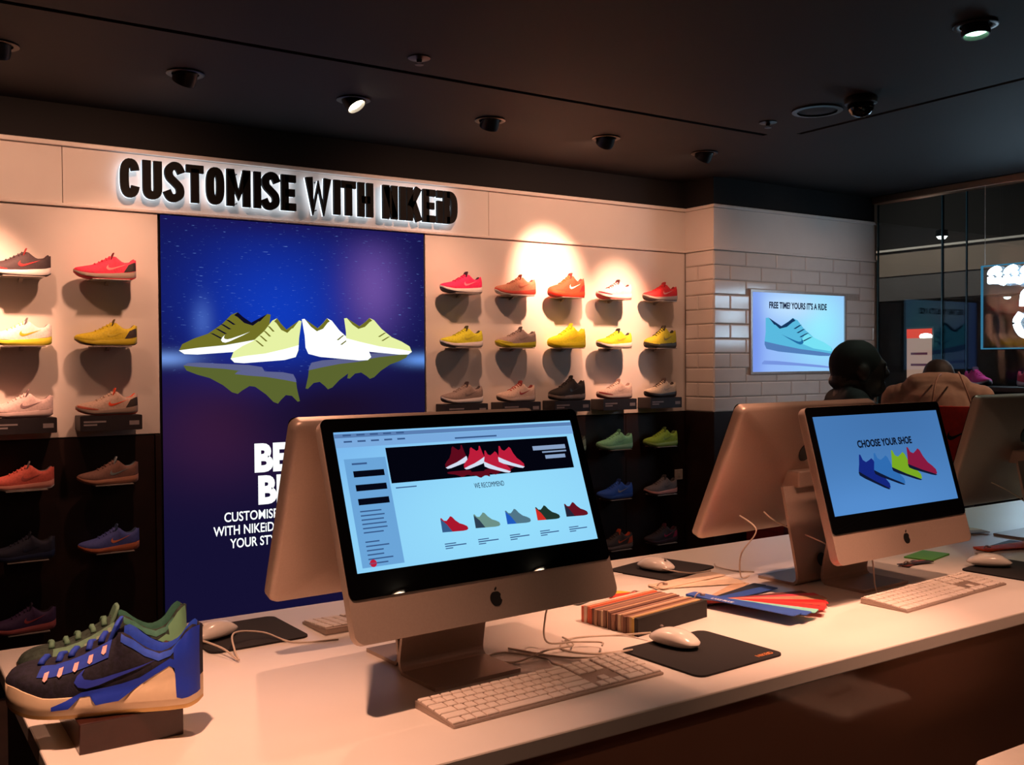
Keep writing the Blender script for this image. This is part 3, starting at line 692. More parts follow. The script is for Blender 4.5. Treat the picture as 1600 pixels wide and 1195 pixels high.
SHOES = [
 ('runner', CA, 0, 'charcoal shoe with red stripe and white sole, top left of the wall', (62, 46, 50), W_, DK, (200, 40, 44), (150, 40, 44), (60, 44, 48), None, (196, 40, 44)),
 ('runner', CB, 0, 'hot pink shoe with dark heel, top row just left of the poster', (236, 60, 92), (170, 150, 136), (190, 30, 50), (240, 150, 150), (120, 30, 44), (236, 50, 84), (54, 44, 44), None),
 ('runner', CX[0], 0, 'bright pink shoe with white sole, top row just right of the poster', (240, 40, 104), W_, (70, 56, 58), (250, 150, 170), (70, 24, 50), (236, 40, 100), None, None),
 ('runner', CX[1], 0, 'tan and salmon shoe with red sole line, top row second right of the poster', (196, 132, 104), (206, 74, 58), W_, (180, 96, 76), (150, 60, 52), (206, 120, 96), None, None),
 ('trainer', CX[2], 0, 'orange red high collar shoe with white side mark under the brightest light', (232, 74, 44), (226, 70, 40), (160, 30, 30), (255, 250, 245), (220, 40, 40), (240, 110, 50), (222, 40, 40), (240, 90, 40)),
 ('runner', CX[3], 0, 'pale shoe with crimson toe, top row second from the pier', (240, 214, 206), W_, (200, 60, 70), (250, 240, 236), (90, 50, 56), (216, 56, 80), None, (206, 40, 70)),
 ('runner', CX[4], 0, 'red shoe with grey sole, top row next to the tiled pier', (204, 36, 42), (160, 148, 140), (70, 60, 58), (222, 150, 140), (150, 26, 34), (196, 34, 40), None, None),
 ('runner', CA, 1, 'white and yellow shoe, second row at the left edge', (240, 232, 226), (232, 222, 60), (150, 140, 40), (214, 190, 40), (120, 110, 112), (240, 230, 150), None, None),
 ('runner', CB, 1, 'mustard yellow shoe with dark heel, second row left of the poster', (206, 186, 34), (196, 178, 40), (80, 66, 40), (214, 196, 60), (90, 80, 30), (206, 186, 34), (60, 50, 46), None),
 ('runner', CX[0], 1, 'neon yellow shoe with white sole, second row just right of the poster', (214, 214, 40), W_, (90, 84, 70), (190, 190, 50), (80, 80, 40), (206, 206, 36), None, None),
 ('runner', CX[1], 1, 'mauve grey shoe on a yellow sole, second row', (168, 146, 138), (206, 200, 40), (190, 184, 40), (150, 130, 124), (110, 96, 96), (150, 130, 124), None, (200, 190, 40)),
 ('trainer', CX[2], 1, 'all yellow high collar shoe, second row middle', (236, 226, 30), (230, 216, 30), (210, 200, 30), (240, 214, 40), (216, 206, 30), (240, 230, 40), None, None),
 ('runner', CX[3], 1, 'yellow shoe with black collar, second row second from the pier', (222, 212, 40), W_, (80, 76, 60), (180, 180, 60), (40, 36, 34), (226, 216, 60), None, None),
 ('trainer', CX[4], 1, 'olive yellow shoe with black laces, second row next to the pier', (186, 178, 34), (60, 56, 40), (50, 46, 36), (120, 116, 40), (50, 46, 36), (30, 28, 26), None, (196, 186, 40)),
 ('runner', CA, 2, 'pale mauve shoe on a dark label block at the left edge', (232, 204, 200), (226, 200, 196), (120, 90, 92), (160, 130, 134), (140, 112, 116), (226, 196, 192), None, None),
 ('runner', CB, 2, 'grey shoe with orange collar on a label block left of the poster', (196, 168, 152), (150, 130, 118), (170, 70, 50), (240, 80, 40), (240, 86, 50), (200, 176, 160), (60, 50, 46), (190, 90, 70)),
 ('runner', CX[0], 2, 'warm grey shoe with white sole, third row just right of the poster', (146, 128, 120), W_, (90, 80, 78), (120, 104, 98), (70, 56, 56), (156, 138, 128), None, None),
 ('runner', CX[1], 2, 'light shoe with red laces, third row second right of the poster', (214, 186, 170), (206, 182, 168), (90, 76, 74), (170, 60, 56), (150, 60, 56), (190, 40, 40), None, None),
 ('trainer', CX[2], 2, 'black high shoe with pale sole line, third row middle', (44, 38, 36), (140, 124, 116), (30, 26, 26), (54, 46, 44), (36, 30, 30), (50, 44, 42), None, None),
 ('runner', CX[3], 2, 'pale shoe with dark red toe sole, third row second from the pier', (222, 196, 184), (214, 190, 180), (130, 40, 44), (206, 176, 166), (170, 140, 132), (216, 190, 180), None, (150, 50, 54)),
 ('runner', CX[4], 2, 'cream shoe with dark laces and sole, third row next to the pier', (214, 196, 172), (54, 46, 44), (30, 26, 26), (190, 170, 150), (80, 64, 58), (50, 42, 40), None, None),
 ('runner', CA, 3, 'salmon red shoe, upper one on the dark wood at the left edge', (206, 92, 78), (222, 150, 136), W_, (170, 80, 74), (110, 100, 104), (196, 86, 76), None, None),
 ('runner', CB, 3, 'brown shoe with pale collar, upper one on the wood left of the poster', (122, 86, 76), (190, 132, 106), (150, 104, 88), (120, 130, 130), (150, 160, 164), (116, 84, 76), None, None),
 ('runner', CX[2], 3, 'dark shoe with mint heel half hidden by the near computer', (76, 92, 82), (150, 176, 150), DK, (150, 170, 150), (60, 60, 56), (90, 100, 90), (140, 160, 140), None),
 ('runner', CX[3], 3, 'mint green shoe on the dark wood right of the near computer', (130, 206, 160), (150, 206, 166), (130, 180, 140), (120, 190, 150), (90, 150, 116), (140, 210, 166), None, None),
 ('runner', CX[4], 3, 'lime green shoe on the dark wood next to the pier', (146, 186, 62), (156, 190, 96), (120, 150, 70), (120, 156, 60), (100, 130, 60), (156, 192, 70), None, None),
 ('runner', CA, 4, 'navy shoe almost lost in the dark at the left edge', (26, 30, 54), (30, 40, 74), DK, (30, 34, 60), (24, 26, 40), (26, 30, 50), None, None),
 ('runner', CB, 4, 'blue violet shoe with orange sole on the wood left of the poster', (78, 88, 164), (210, 120, 84), (150, 84, 66), (226, 130, 90), (60, 80, 120), (80, 90, 160), None, None),
 ('runner', CX[3], 4, 'royal blue shoe on the dark wood right of the near computer', (36, 88, 190), (44, 84, 170), DK, (140, 140, 150), (30, 60, 130), (40, 90, 190), None, None),
 ('runner', CX[4], 4, 'grey shoe with pink sole below the lime green one', (112, 104, 104), (226, 160, 150), DK, (90, 84, 86), (60, 54, 56), (100, 94, 94), None, None),
 ('runner', CA, 5, 'dark purple shoe with pink sole, lowest at the left edge', (64, 40, 84), (190, 100, 100), (120, 66, 70), (170, 70, 76), (40, 26, 50), (60, 40, 76), None, None),
 ('runner', CX[3], 5, 'dark shoe with orange heel in the lowest row right of the near computer', (60, 50, 48), (120, 100, 92), DK, (200, 80, 40), (210, 84, 44), (60, 50, 48), (190, 76, 44), None),
 ('runner', CX[4], 5, 'black shoe with magenta accent, lowest next to the pier', (44, 34, 40), (66, 44, 56), DK, (170, 40, 84), (80, 30, 50), (50, 38, 44), (150, 36, 76), None),
]
m_ledge = M('clear_grey_ledge', (150, 140, 134), .3)
m_blk = M('dark_label_block', (46, 40, 44), .5)
m_lbl = M('pale_label_print', (150, 140, 142), .6)
ledge_p = MB().box((-.085, -.055, -.004), (.085, .0725, 0)).mesh('plate', bevel=.001)
ledge_b = MB().add([(-.008, .0725, -.004), (.008, .0725, -.004), (.008, .0725, -.022), (-.008, .0725, -.022), (-.008, .03, -.004), (.008, .03, -.004)], [(0, 1, 2, 3), (0, 4, 5, 1), (3, 2, 5, 4), (0, 3, 4), (1, 5, 2)]).mesh('bracket')
blk_m = prism(rrect(-.135, -.070, .138, -.001, .004, 2), -.055, .0725).mesh('block')
def lines2(seed):
    b = MB(); rnd = random.Random(seed)
    for i, (zz, x0, x1) in enumerate(((-.032, -.120, -.02), (-.046, -.120, -.045))):
        b.box((x0, -.0558, zz), (x1-.02*rnd.random(), -.0552, zz+.008))
    return b
blk_t = lines2(1).mesh('text_lines'); blk_q = MB().box((.080, -.0558, -.047), (.124, -.0552, -.027)).mesh('price_tag')
for k, (kind, x, r, lab, up, mid, out, mark, ln, lc, heel, toe) in enumerate(SHOES):
    z = ROWZ[r]; y = 4.925
    wall_shoe(kind, x, z, lab, up, mid, out, mark, ln, lc, heel, toe, y=y-.004, rz=R(random.uniform(-4, 3)))
    short = lab.split(',')[0].split(' with ')[0].split(' on ')[0]
    if r == 2:
        t = thing('label_block', 'dark label block holding the %s' % lab.split(',')[0].split(' on a dark label')[0].split(' on a label')[0], 'display block', (x+.008, y, z), 0, 'dark label blocks under the third row of shoes')
        obj('block', blk_m, m_blk, t); obj('text_lines', blk_t, m_lbl, t)['kind'] = 'stuff'; obj('price_tag', blk_q, m_lbl, t)
    else:
        t = thing('shoe_ledge', 'thin wall ledge under the %s' % lab, 'shelf', (x+.02, y, z), 0, 'thin ledges under the wall shoes')
        t['label'] = ' '.join(t['label'].split()[:16])
        obj('plate', ledge_p, m_ledge, t); obj('bracket', ledge_b, m_ledge, t)

# ------------------------------------------------------------------ counter
ZD = .96; DX0, DX1, DY0, DY1 = .208, 4.0, 1.165, 2.105
t = thing('counter', 'long white topped counter with glossy brown front', 'counter', ((DX0+DX1)/2, (DY0+DY1)/2, 0)); cr = t
cx, cy = t.location.x, t.location.y
obj('worktop', MB().box((DX0-cx, DY0-cy, ZD-.028), (DX1-cx, DY1-cy, ZD)).mesh('worktop', bevel=.003), m_white, t)
FP = 1.283
obj('front_panel', MB().box((DX0+.012-cx, FP-cy, .08), (DX1-.03-cx, FP+.02-cy, ZD-.0285)), m_gloss, t)
obj('back_panel', MB().box((DX0+.03-cx, 1.99-cy, .08), (DX1-.03-cx, 2.01-cy, ZD-.0285)), m_wood, t)
obj('end_panel', MB().box((DX0+.012-cx, FP+.021-cy, .08), (DX0+.032-cx, 1.989-cy, ZD-.0285)), m_wood, t)
obj('end_panel', MB().box((DX1-.05-cx, FP+.021-cy, .08), (DX1-.03-cx, 1.989-cy, ZD-.0285)), m_wood, t)
obj('plinth', MB().box((DX0+.06-cx, FP+.05-cy, 0), (DX1-.08-cx, 1.95-cy, .079)), m_blackmatte, t)
# stool whose seat shows at the lower right and again, mirrored, in the glossy front
t = thing('stool', 'white stool with slot in its square seat, lower right before the counter', 'stool', (1.965, 1.013, 0), R(-1))
seat = MB(); n = 6
def ringrr(w, h, r, z): return [(x, y, z) for x, y in rrect(-w/2, -h/2, w/2, h/2, r, n)]
seat.rings([ringrr(.26, .22, .03, .672), ringrr(.276, .236, .035, .680), ringrr(.28, .24, .036, .692), ringrr(.272, .232, .034, .70)])
obj('seat', seat.mesh('seat', True), m_plwhite, t)
obj('handle_slot', prism(rrect(-.05, -.011, .05, .011, .0105, 5), .7002, .7012, 'xy'), m_blackmatte, t)
for sx in (-1, 1):
    for sy in (-1, 1):
        obj('leg', MB().tube([(sx*.115, sy*.095, .675), (sx*.15, sy*.13, 0)], .013, 10).mesh('leg', True), m_alu, t)
for a, b in (((-.135, -.115), (.135, -.115)), ((.135, -.115), (.135, .115)), ((.135, .115), (-.135, .115)), ((-.135, .115), (-.135, -.115))):
    obj('footrest', MB().tube([(a[0], a[1], .26), (b[0], b[1], .26)], .008, 8).mesh('footrest', True), m_alu, t)

# ------------------------------------------------------------------ desktop computers
PWid, PHt = .528, .354
def rr3(w, h0, h1, r, d, P): return [P(x, z, d) for x, z in rrect(-w/2, h0, w/2, h1, r, 6)]
def apple(sx, cx_, cz_):
    pts = []
    for k in range(48):
        a = 2*pi*k/48
        r = 1.0-.10*math.exp(-((a-pi/2)/.33)**2)-.07*math.exp(-((a-3*pi/2)/.28)**2)
        x, z = r*math.cos(a)*.92, r*math.sin(a)*.98
        if z < 0: x *= 1-.10*(-z)
        # bite out of the right side
        dx, dz = x-1.12, z-.12
        dd = math.hypot(dx, dz)
        if dd < .46: x, z = 1.12+dx/dd*.46, .12+dz/dd*.46
        pts.append((cx_+x*sx, cz_+z*sx))
    leaf = [(cx_+sx*(.02+.26*u+.16*math.sin(pi*u)), cz_+sx*(.98+.52*u)) for u in (0, .25, .5, .75, 1)]+[(cx_+sx*(.02+.26*u-.16*math.sin(pi*u)), cz_+sx*(.98+.52*u)) for u in (.75, .5, .25)]
    return pts, leaf
def computer(x, y, rz, z0, tilt, label, facing_away=False, page=None, y0=-.124):
    t = thing('desktop_computer', label, 'computer', (x, y, ZD), rz, 'desktop computers set back to back along the counter')
    tl_ = R(tilt); zb = z0-ZD
    def P(a, b, d): return (a, y0+b*math.sin(tl_)+d*math.cos(tl_), zb+b*math.cos(tl_)-d*math.sin(tl_))
    Mt = Matrix(((1, 0, 0, 0), (0, math.cos(tl_), math.sin(tl_), y0), (0, -math.sin(tl_), math.cos(tl_), zb), (0, 0, 0, 1)))
    body = MB(); rs = []
    for s, d in ((1, .0), (1.0, .016), (.99, .022), (.96, .026), (.8, .034), (.55, .041), (.25, .045)):
        hh = PHt*s; rs.append(rr3(PWid*s, PHt/2-hh/2, PHt/2+hh/2, .014*s+.004, d, P))
    body.rings(rs)
    obj('body', body.mesh('body', True), m_alu, t)
    obj('bezel_glass', prism(rrect(-PWid/2+.001, .067, PWid/2-.001, PHt-.001, .011), -.0022, -.0002).xf(Mt).mesh('bezel_glass', True), m_blackglass, t)
    a_, l_ = apple(.013, 0, .033)
    obj('chin_logo', prism(a_, -.0009, -.0001).xf(Mt), m_blackplastic, t)
    obj('chin_logo_leaf', prism(l_, -.0009, -.0001).xf(Mt), m_blackplastic, t)
    a_, l_ = apple(.026, 0, .235)
    obj('rear_logo', prism([(-p, q) for p, q in a_], .0435, .0462).xf(Mt), m_blackplastic, t)
    obj('rear_logo_leaf', prism([(-p, q) for p, q in l_], .038, .0458).xf(Mt), m_blackplastic, t)
    for k in range(6):
        obj('port', prism(rrect(.205-.017*k, .03, .214-.017*k, .036, .001, 2), .0235, .0275).xf(Mt), m_blackplastic, t)
    obj('rear_vent', prism(rrect(-.07, .135, .07, .141, .002, 2), .040, .0425).xf(Mt), m_blackplastic, t)
    # stand: flat foot bent up into the neck that carries the hinge
    hx = .088; prof_ = [(-.0625, .0), (.035, .0), (.050, .004), (.058, .016), (.055, .045), (.030, .16), (.014, .235)]
    th_ = .007; sect = []
    pr_ = [(p.x, p.y) for p in spline([(a, b, 0) for a, b in prof_], 5)]
    up_ = []; dn_ = []
    for i, (a, b) in enumerate(pr_):
        q0 = Vector(pr_[max(i-1, 0)]); q1 = Vector(pr_[min(i+1, len(pr_)-1)]); tn = (q1-q0).normalized(); nm = Vector((-tn.y, tn.x))
        dn_.append((a, b)); up_.append((a+nm.x*th_, b+nm.y*th_))
    poly = dn_+up_[::-1]
    obj('stand', prism([(a, b) for a, b in poly], -hx, hx, 'yz').mesh('stand', bevel=.0012), m_alu, t)
    hp = Vector(P(0, .165, .045)); 
    obj('hinge', MB().box((-.045, hp.y-.012, hp.z-.02), (.045, .028, hp.z+.02)).mesh('hinge', bevel=.004), m_alu, t)
    obj('cable_hole', MB().lathe([(.017, 0), (.017, .0012), (.001, .0012)], 18).xf(Matrix.Translation((0, .0605, .055)) @ Matrix.Rotation(-pi/2+.25, 4, 'X')), m_blackplastic, t)
    if page:
        sw, s0, s1 = .487, .106, .3305
        d = picture('screen_'+page, *PAGES[page][0])
        sc_ = obj('display', prism(rect(0, 0, sw, s1-s0), 0, .0006), d, t)
        sc_.matrix_local = Mt @ Matrix.Translation((-sw/2, -.0032, s0))
        PAGES[page][1](sc_, sw, s1-s0)
    return t
def bars(specs): return flat([rect(*q) for q in specs], -.0006)
def shop_page(s, w, h):
    U = lambda u, v: (u*w, v*h)
    def rc(u0, v0, u1, v1): return (u0*w, v0*h, u1*w, v1*h)
    obj('menu_bar', bars([rc(0, .955, 1, .985)]), E('scr_bar', (100, 140, 196), .8), s)
    obj('tool_bar', bars([rc(0, .885, 1, .952)]), E('scr_tool', (128, 178, 232), .9), s)
    obj('side_column', bars([rc(.02, .03, .172, .80)]), E('scr_side', (112, 172, 226), .9), s)
    ban = obj('banner', flat([rect(*rc(.178, .60, .965, .865))], -.0008), E('scr_banner', (10, 12, 30), .35), s)
    rnd = random.Random(3); b = []
    for v in (.967, .92): b += [rc(u, v, u+.03, v+.012) for u in (.03, .08, .13, .18, .23)]
    b += [rc(.46, .90, .64, .912)]
    for i in range(6): b.append(rc(.045, .415-.03*i, .045+.07+.03*rnd.random(), .424-.03*i))
    for i in range(6): b.append(rc(.045, .20-.03*i, .045+.05+.04*rnd.random(), .209-.03*i))
    b += [rc(.045, .755, .10, .768), rc(.19, .56, .27, .568)]
    for k in range(5):
        u = .335+.135*k; b += [rc(u, .115, u+.045, .122), rc(u, .098, u+.085, .106), rc(u, .082, u+.03, .089)]
    obj('text_lines', flat([rect(*q) for q in b], -.0010), E('scr_text', (66, 104, 160), .7), s)['kind'] = 'stuff'
    obj('page_title', text_mesh('WE RECOMMEND', .009, .0002, .0, width=.128*w), E('scr_title', (40, 56, 100), .5), s, (.50*w, -.0010, .505*h))
    for v in (.665, .565, .465): obj('black_button', flat([rect(*rc(.045, v, .158, v+.045))], -.0010), E('scr_ink', (12, 16, 36), .4), s)
    red = E('scr_red', (196, 30, 60), .9); wh = E('scr_white', (214, 226, 246), .95); dr = E('scr_dark_red', (110, 14, 34), .7)
    for i, (u, v, ww, fl, c) in enumerate(((.40, .665, .10, 0, dr), (.475, .648, .10, 0, red), (.555, .662, .115, 1, red), (.62, .69, .115, 1, red))):
        obj('banner_shoe', flat([aff(SHOE2D, u*w, v*h, ww*w, .15*h, R(14) if not fl else R(-16), fl)], -.0012-.0003*i), c, s)
        obj('banner_sole', flat([aff(SOLE2D, u*w, v*h, ww*w, .15*h, R(14) if not fl else R(-16), fl)], -.0013-.0003*i), wh, s)
        obj('banner_reflection', flat([aff([(a, -b_*.5) for a, b_ in SHOE2D], u*w, (v-.015)*h, ww*w, .10*h, 0, fl)], -.00105), dr, s)
    obj('banner_text', flat([rect(*rc(.79, .765, .945, .80)), rect(*rc(.83, .74, .945, .752)), rect(*rc(.84, .69, .935, .72))], -.0012), E('scr_bantext', (150, 176, 214), .8), s)
    for k, (c1, c2) in enumerate((((186, 26, 50), (60, 100, 150)), ((120, 160, 150), (50, 70, 90)), ((90, 130, 150), (36, 100, 210)), ((36, 60, 50), (226, 50, 40)), ((110, 20, 36), (40, 40, 60)))):
        u = .335+.135*k
        obj('product_shoe', flat([aff(SHOE2D, u*w, .205*h, .105*w, .115*h, R(-2), True)], -.0010), E('scr_p%d' % k, c1, .8), s)
        obj('product_sole', flat([aff([(.62, .0), (1, .0), (1, .85), (.8, .5)], u*w, .205*h, .105*w, .115*h, R(-2), True)], -.0012), E('scr_q%d' % k, c2, .8), s)
    obj('page_badge', flat([[(.06*w+.006*math.cos(a), .055*h+.006*math.sin(a)) for a in [2*pi*i/14 for i in range(14)]]], -.0010), red, s)
def pick_page(s, w, h):
    obj('page_title', text_mesh('CHOOSE YOUR SHOE', .018, .0002, .035, width=.44*w), E('scr2_title', (20, 30, 60), .4), s, (.28*w, -.0008, .65*h))
    for i, (u, v, fl, c, rt) in enumerate(((.235, .315, 1, (24, 44, 140), -22), (.355, .31, 1, (54, 122, 200), -18), (.50, .32, 1, (136, 190, 40), -16), (.635, .335, 1, (150, 30, 70), -14))):
        obj('product_shoe', flat([aff(SHOE2D, u*w, (v+.06)*h, .235*w, .25*h, R(rt), fl)], -.0008-.0003*i), E('scr2_%d' % i, c, .75), s)
        obj('product_sole', flat([aff(SOLE2D, u*w, (v+.055)*h, .235*w, .15*h, R(rt), fl)], -.0009-.0003*i), E('scr2_ink', (24, 34, 70), .5), s)
PAGES = {'shop': (((140, 206, 246), [((120, 180, 236), 0, .224, .2, .12), ((150, 222, 252), .30, .07, .25, .12)]), shop_page),
         'pick': (((72, 124, 184), [((84, 140, 206), .1, .0, .4, .08), ((66, 114, 172), .3, .224, .3, .1)]), pick_page)}
c1 = computer(.871, 1.490, R(3.2), 1.080, 20, 'near silver desktop computer showing a shoe shop page', page='shop')
c2 = computer(.883, 1.640, R(183), 1.076, 20, 'silver desktop computer seen from behind at the left, leaning against the shop page computer')
c3 = computer(2.030, 1.530, R(2), 1.055, 15.5, 'farther silver desktop computer showing four coloured shoes on blue', page='pick')
c4 = computer(1.962, 1.662, R(182.5), 1.078, 24, 'back of a silver desktop computer left of the blue screen with four shoes')
c5 = computer(3.003, 1.664, R(180), 1.058, 17, 'back of a silver desktop computer with dark logo at the right edge')

# ------------------------------------------------------------------ keyboards
KU = .019
m_key = M('white_key', (234, 222, 212), .45, var=.02)
key_mesh = {}
def key(w, d):
    w = round(w, 4); d = round(d, 4)
    if (w, d) not in key_mesh:
        a, b = w/2, d/2; e = .0012; h = .0032
        key_mesh[(w, d)] = MB().rings([[(-a, -b, 0), (a, -b, 0), (a, b, 0), (-a, b, 0)], [(-a, -b, h*.6), (a, -b, h*.6), (a, b, h*.6), (-a, b, h*.6)],
                                       [(-a+e, -b+e, h), (a-e, -b+e, h), (a-e, b-e, h), (-a+e, b-e, h)]]).mesh('key')
    return key_mesh[(w, d)]
def keyboard(x, y, rz, label):
    """origin at the middle of the keyboard's footprint"""
    t = thing('keyboard', label, 'keyboard', (x, y, ZD), rz, 'slim white keyboards on the counter')
    w, d = .43, .115; h0, h1 = .0045, .013
    obj('base', MB().rings([[(-w/2, -d/2, .0), (w/2, -d/2, .0), (w/2, d/2, .0), (-w/2, d/2, .0)], [(-w/2, -d/2, h0), (w/2, -d/2, h0), (w/2, d/2, h1), (-w/2, d/2, h1)]]).mesh('base', bevel=.002), m_alu, t)
    sl = (h1-h0)/d
    rows = [(0, [1.25, 1.0, 1.0, 1.25, 5.5, 1.25, 1.0, 1.25, 1.5]), (1, [2.3]+[1]*10+[2.7]), (2, [1.8]+[1]*11+[2.2]), (3, [1.5]+[1]*12+[1.5]), (4, [1]*13+[2.0]), (5, [1.2]+[1]*12+[1.8])]
    x0 = -.4275/2
    def put(u, r, wu, hr=1):
        dd = KU*hr-.003 if r < 5 else KU*.62-.003
        yy = -.115/2+.004+KU*r+(KU*hr/2 if r < 5 else KU*.31)
        xx = x0+(u+wu/2)*KU
        o = obj('key', key(wu*KU-.003, dd), m_key, t, (xx, yy, h0+(yy+d/2)*sl+.0002), (math.atan(sl), 0, 0))
    for r, ws in rows:
        u = 0
        for wu in ws: put(u, r, wu); u += wu
    for r, us in ((5, (0, 1, 2)), (4, (0, 1, 2)), (3, (0, 1, 2)), (1, (1,)), (0, (0, 1, 2))):
        for u in us: put(15.25+u, r, 1)
    for r, us in ((5, (0, 1, 2, 3)), (4, (0, 1, 2, 3)), (3, (0, 1, 2, 3)), (2, (0, 1, 2, 3)), (1, (0, 1, 2))):
        for u in us: put(18.5+u, r, 1)
    put(18.5, 0, 2); put(20.5, 0, 1); put(21.5, 0, 1, 2)
    return t
def kb_at(fl, rz, label):
    a = R(rz); x = fl[0]+math.cos(a)*.215-math.sin(a)*.0575; y = fl[1]+math.sin(a)*.215+math.cos(a)*.0575
    return keyboard(x, y, a, label)
kb_at((.728, 1.262), 2.3, 'white keyboard before the shop page computer')
kb_at((1.868, 1.296), 4.0, 'white keyboard before the blue screen computer with four shoes')
keyboard(.985, 1.91, R(182), 'white keyboard half hidden behind the shop page computer')

# ------------------------------------------------------------------ mice, pads, cables
m_pad = M('black_mouse_pad', (26, 20, 20), .8, var=.1, scale=200)
def pad(x, y, w, d, rz, label, text=False):
    t = thing('mouse_pad', label, 'mouse pad', (x, y, ZD), rz, 'black mouse pads on the counter')
    obj('mat', prism(rrect(-w/2, -d/2, w/2, d/2, .018, 5), 0, .004, 'xy').mesh('mat', bevel=.0006), m_pad, t)
    if text:
        me = text_mesh('NIKEiD', .011, .0002, .02, width=.042)
        for v in me.vertices: v.co = Vector((v.co.x, v.co.z, .0002-v.co.y))
        obj('printed_letters', me, M('orange_print', (214, 130, 70), .6), t, (w/2-.058, -d/2+.012, .0042))
    return t
def mouse(x, y, z, rz, label, L=.112, W=.058, H=.032):
    t = thing('computer_mouse', label, 'mouse', (x, y, z), rz, 'white mice on the counter')
    b = MB(); rs = []; n = 22; N = 14
    for i in range(N+1):
        u = -1+2*i/N; k = math.sqrt(max(0, 1-abs(u)**2.6)); rr = []
        zt = H*(.35+.65*k)*(1-.12*u*u) if k > .02 else H*.3
        for j in range(n):
            a = 2*pi*j/n; cy_, sy_ = math.cos(a), math.sin(a)
            yy = W/2*k*math.copysign(abs(cy_)**.8, cy_)
            zz = H*.32+(zt-H*.32)*sy_*k if sy_ > 0 else H*.32+(H*.32)*sy_*max(k, .05)
            rr.append((u*L/2, yy, max(0.0005, zz)))
        rs.append(rr)
    obj('shell', b.rings(rs).mesh('shell', 'all'), m_plwhite, t)
    obj('scroll_ball', MB().lathe([(.001, .003), (.003, .002), (.0042, 0), (.001, -.002)], 12, (L*.27, 0, H*.93)).mesh('scroll_ball', 'all'), M('grey_ball', (130, 120, 116), .4), t)
    return t
def cable(pts, label, r=.0019, name='cable', of=None):
    o = obj(name, MB().tube(spline(pts, 8), r, 6).mesh(name, 'all'), m_cable)
    if of is None: return tag(o, label, 'cable')
    o.parent = of; o.matrix_parent_inverse = Matrix.LocRotScale(of.location, of.rotation_euler, None).inverted()      # plugged in: a part of its computer
    return o
pad(1.30, 1.335, .225, .205, R(3), 'black mouse pad with orange print beside the near keyboard', True)
mouse(1.286, 1.392, ZD+.0045, R(100), 'white mouse on the pad with orange print')
pad(1.745, 1.935, .225, .19, R(14), 'black mouse pad beyond the swatch block')
mouse(1.715, 1.925, ZD+.0045, R(282), 'brightly lit white mouse on the pad beyond the swatch block')
pad(.640, 1.945, .20, .195, R(2), 'black mouse pad left of the near computers')
mouse(.580, 1.945, ZD+.0045, R(205), 'white mouse on the pad beside the two shoes')
pad(2.475, 1.395, .22, .20, R(4), 'black mouse pad at the right edge beside the far keyboard')
mouse(2.455, 1.465, ZD+.0045, R(130), 'white mouse by the green card at the right')
Z = ZD+.0022
cable([(1.278, 1.450, ZD+.016), (1.25, 1.51, Z), (1.16, 1.545, Z), (1.10, 1.50, Z), (1.13, 1.44, Z), (1.20, 1.42, Z), (1.17, 1.40, Z+.008), (1.10, 1.415, Z+.004), (1.06, 1.47, Z), (1.02, 1.56, Z)], 'pale mouse cable curling behind the near keyboard')
cable([(1.03, 1.372, ZD+.012), (1.01, 1.40, Z+.012), (1.04, 1.47, Z), (1.00, 1.54, Z), (.955, 1.53, Z), (.98, 1.48, Z), (1.06, 1.49, Z+.006), (1.12, 1.49, Z+.006), (1.14, 1.55, Z+.004)], 'pale keyboard cable looped under the near computer')
cable([(1.08, 1.50, 1.07), (1.085, 1.53, 1.02), (1.08, 1.52, Z+.012), (1.13, 1.50, Z+.008), (1.17, 1.47, Z+.008), (1.15, 1.44, Z+.012)], '', of=c1)
cable([(.53, 1.925, ZD+.018), (.56, 1.83, Z+.012), (.572, 1.77, Z+.002), (.575, 1.80, Z+.012), (.60, 1.88, Z+.022), (.66, 1.89, Z+.012), (.70, 1.83, Z), (.78, 1.80, Z)], 'brown lit mouse cable arching beside the two shoes')
cable([(1.80, 1.72, 1.125), (1.82, 1.68, 1.09), (1.80, 1.71, 1.03), (1.82, 1.73, Z+.006), (1.855, 1.735, Z+.003)], '', of=c4)
cable([(1.885, 1.715, 1.125), (1.90, 1.68, 1.10), (1.95, 1.585, 1.06), (1.99, 1.60, 1.04)], '', of=c4)
cable([(1.70, 1.90, ZD+.016), (1.71, 1.845, Z+.012), (1.76, 1.835, Z+.004), (1.83, 1.845, Z)], 'pale cable of the brightly lit mouse')
cable([(1.90, 1.90, Z), (1.87, 1.86, Z+.002), (1.88, 1.81, Z), (1.91, 1.77, Z)], 'thin pale cable lying left of the farther stands')
cable([(2.00, 1.49, 1.08), (1.985, 1.47, 1.02), (1.96, 1.44, Z+.004), (2.0, 1.425, Z+.003), (2.07, 1.432, Z+.008)], '', of=c3)
cable([(2.86, 1.70, 1.13), (2.90, 1.66, 1.10), (2.96, 1.62, 1.05)], '', of=c5)

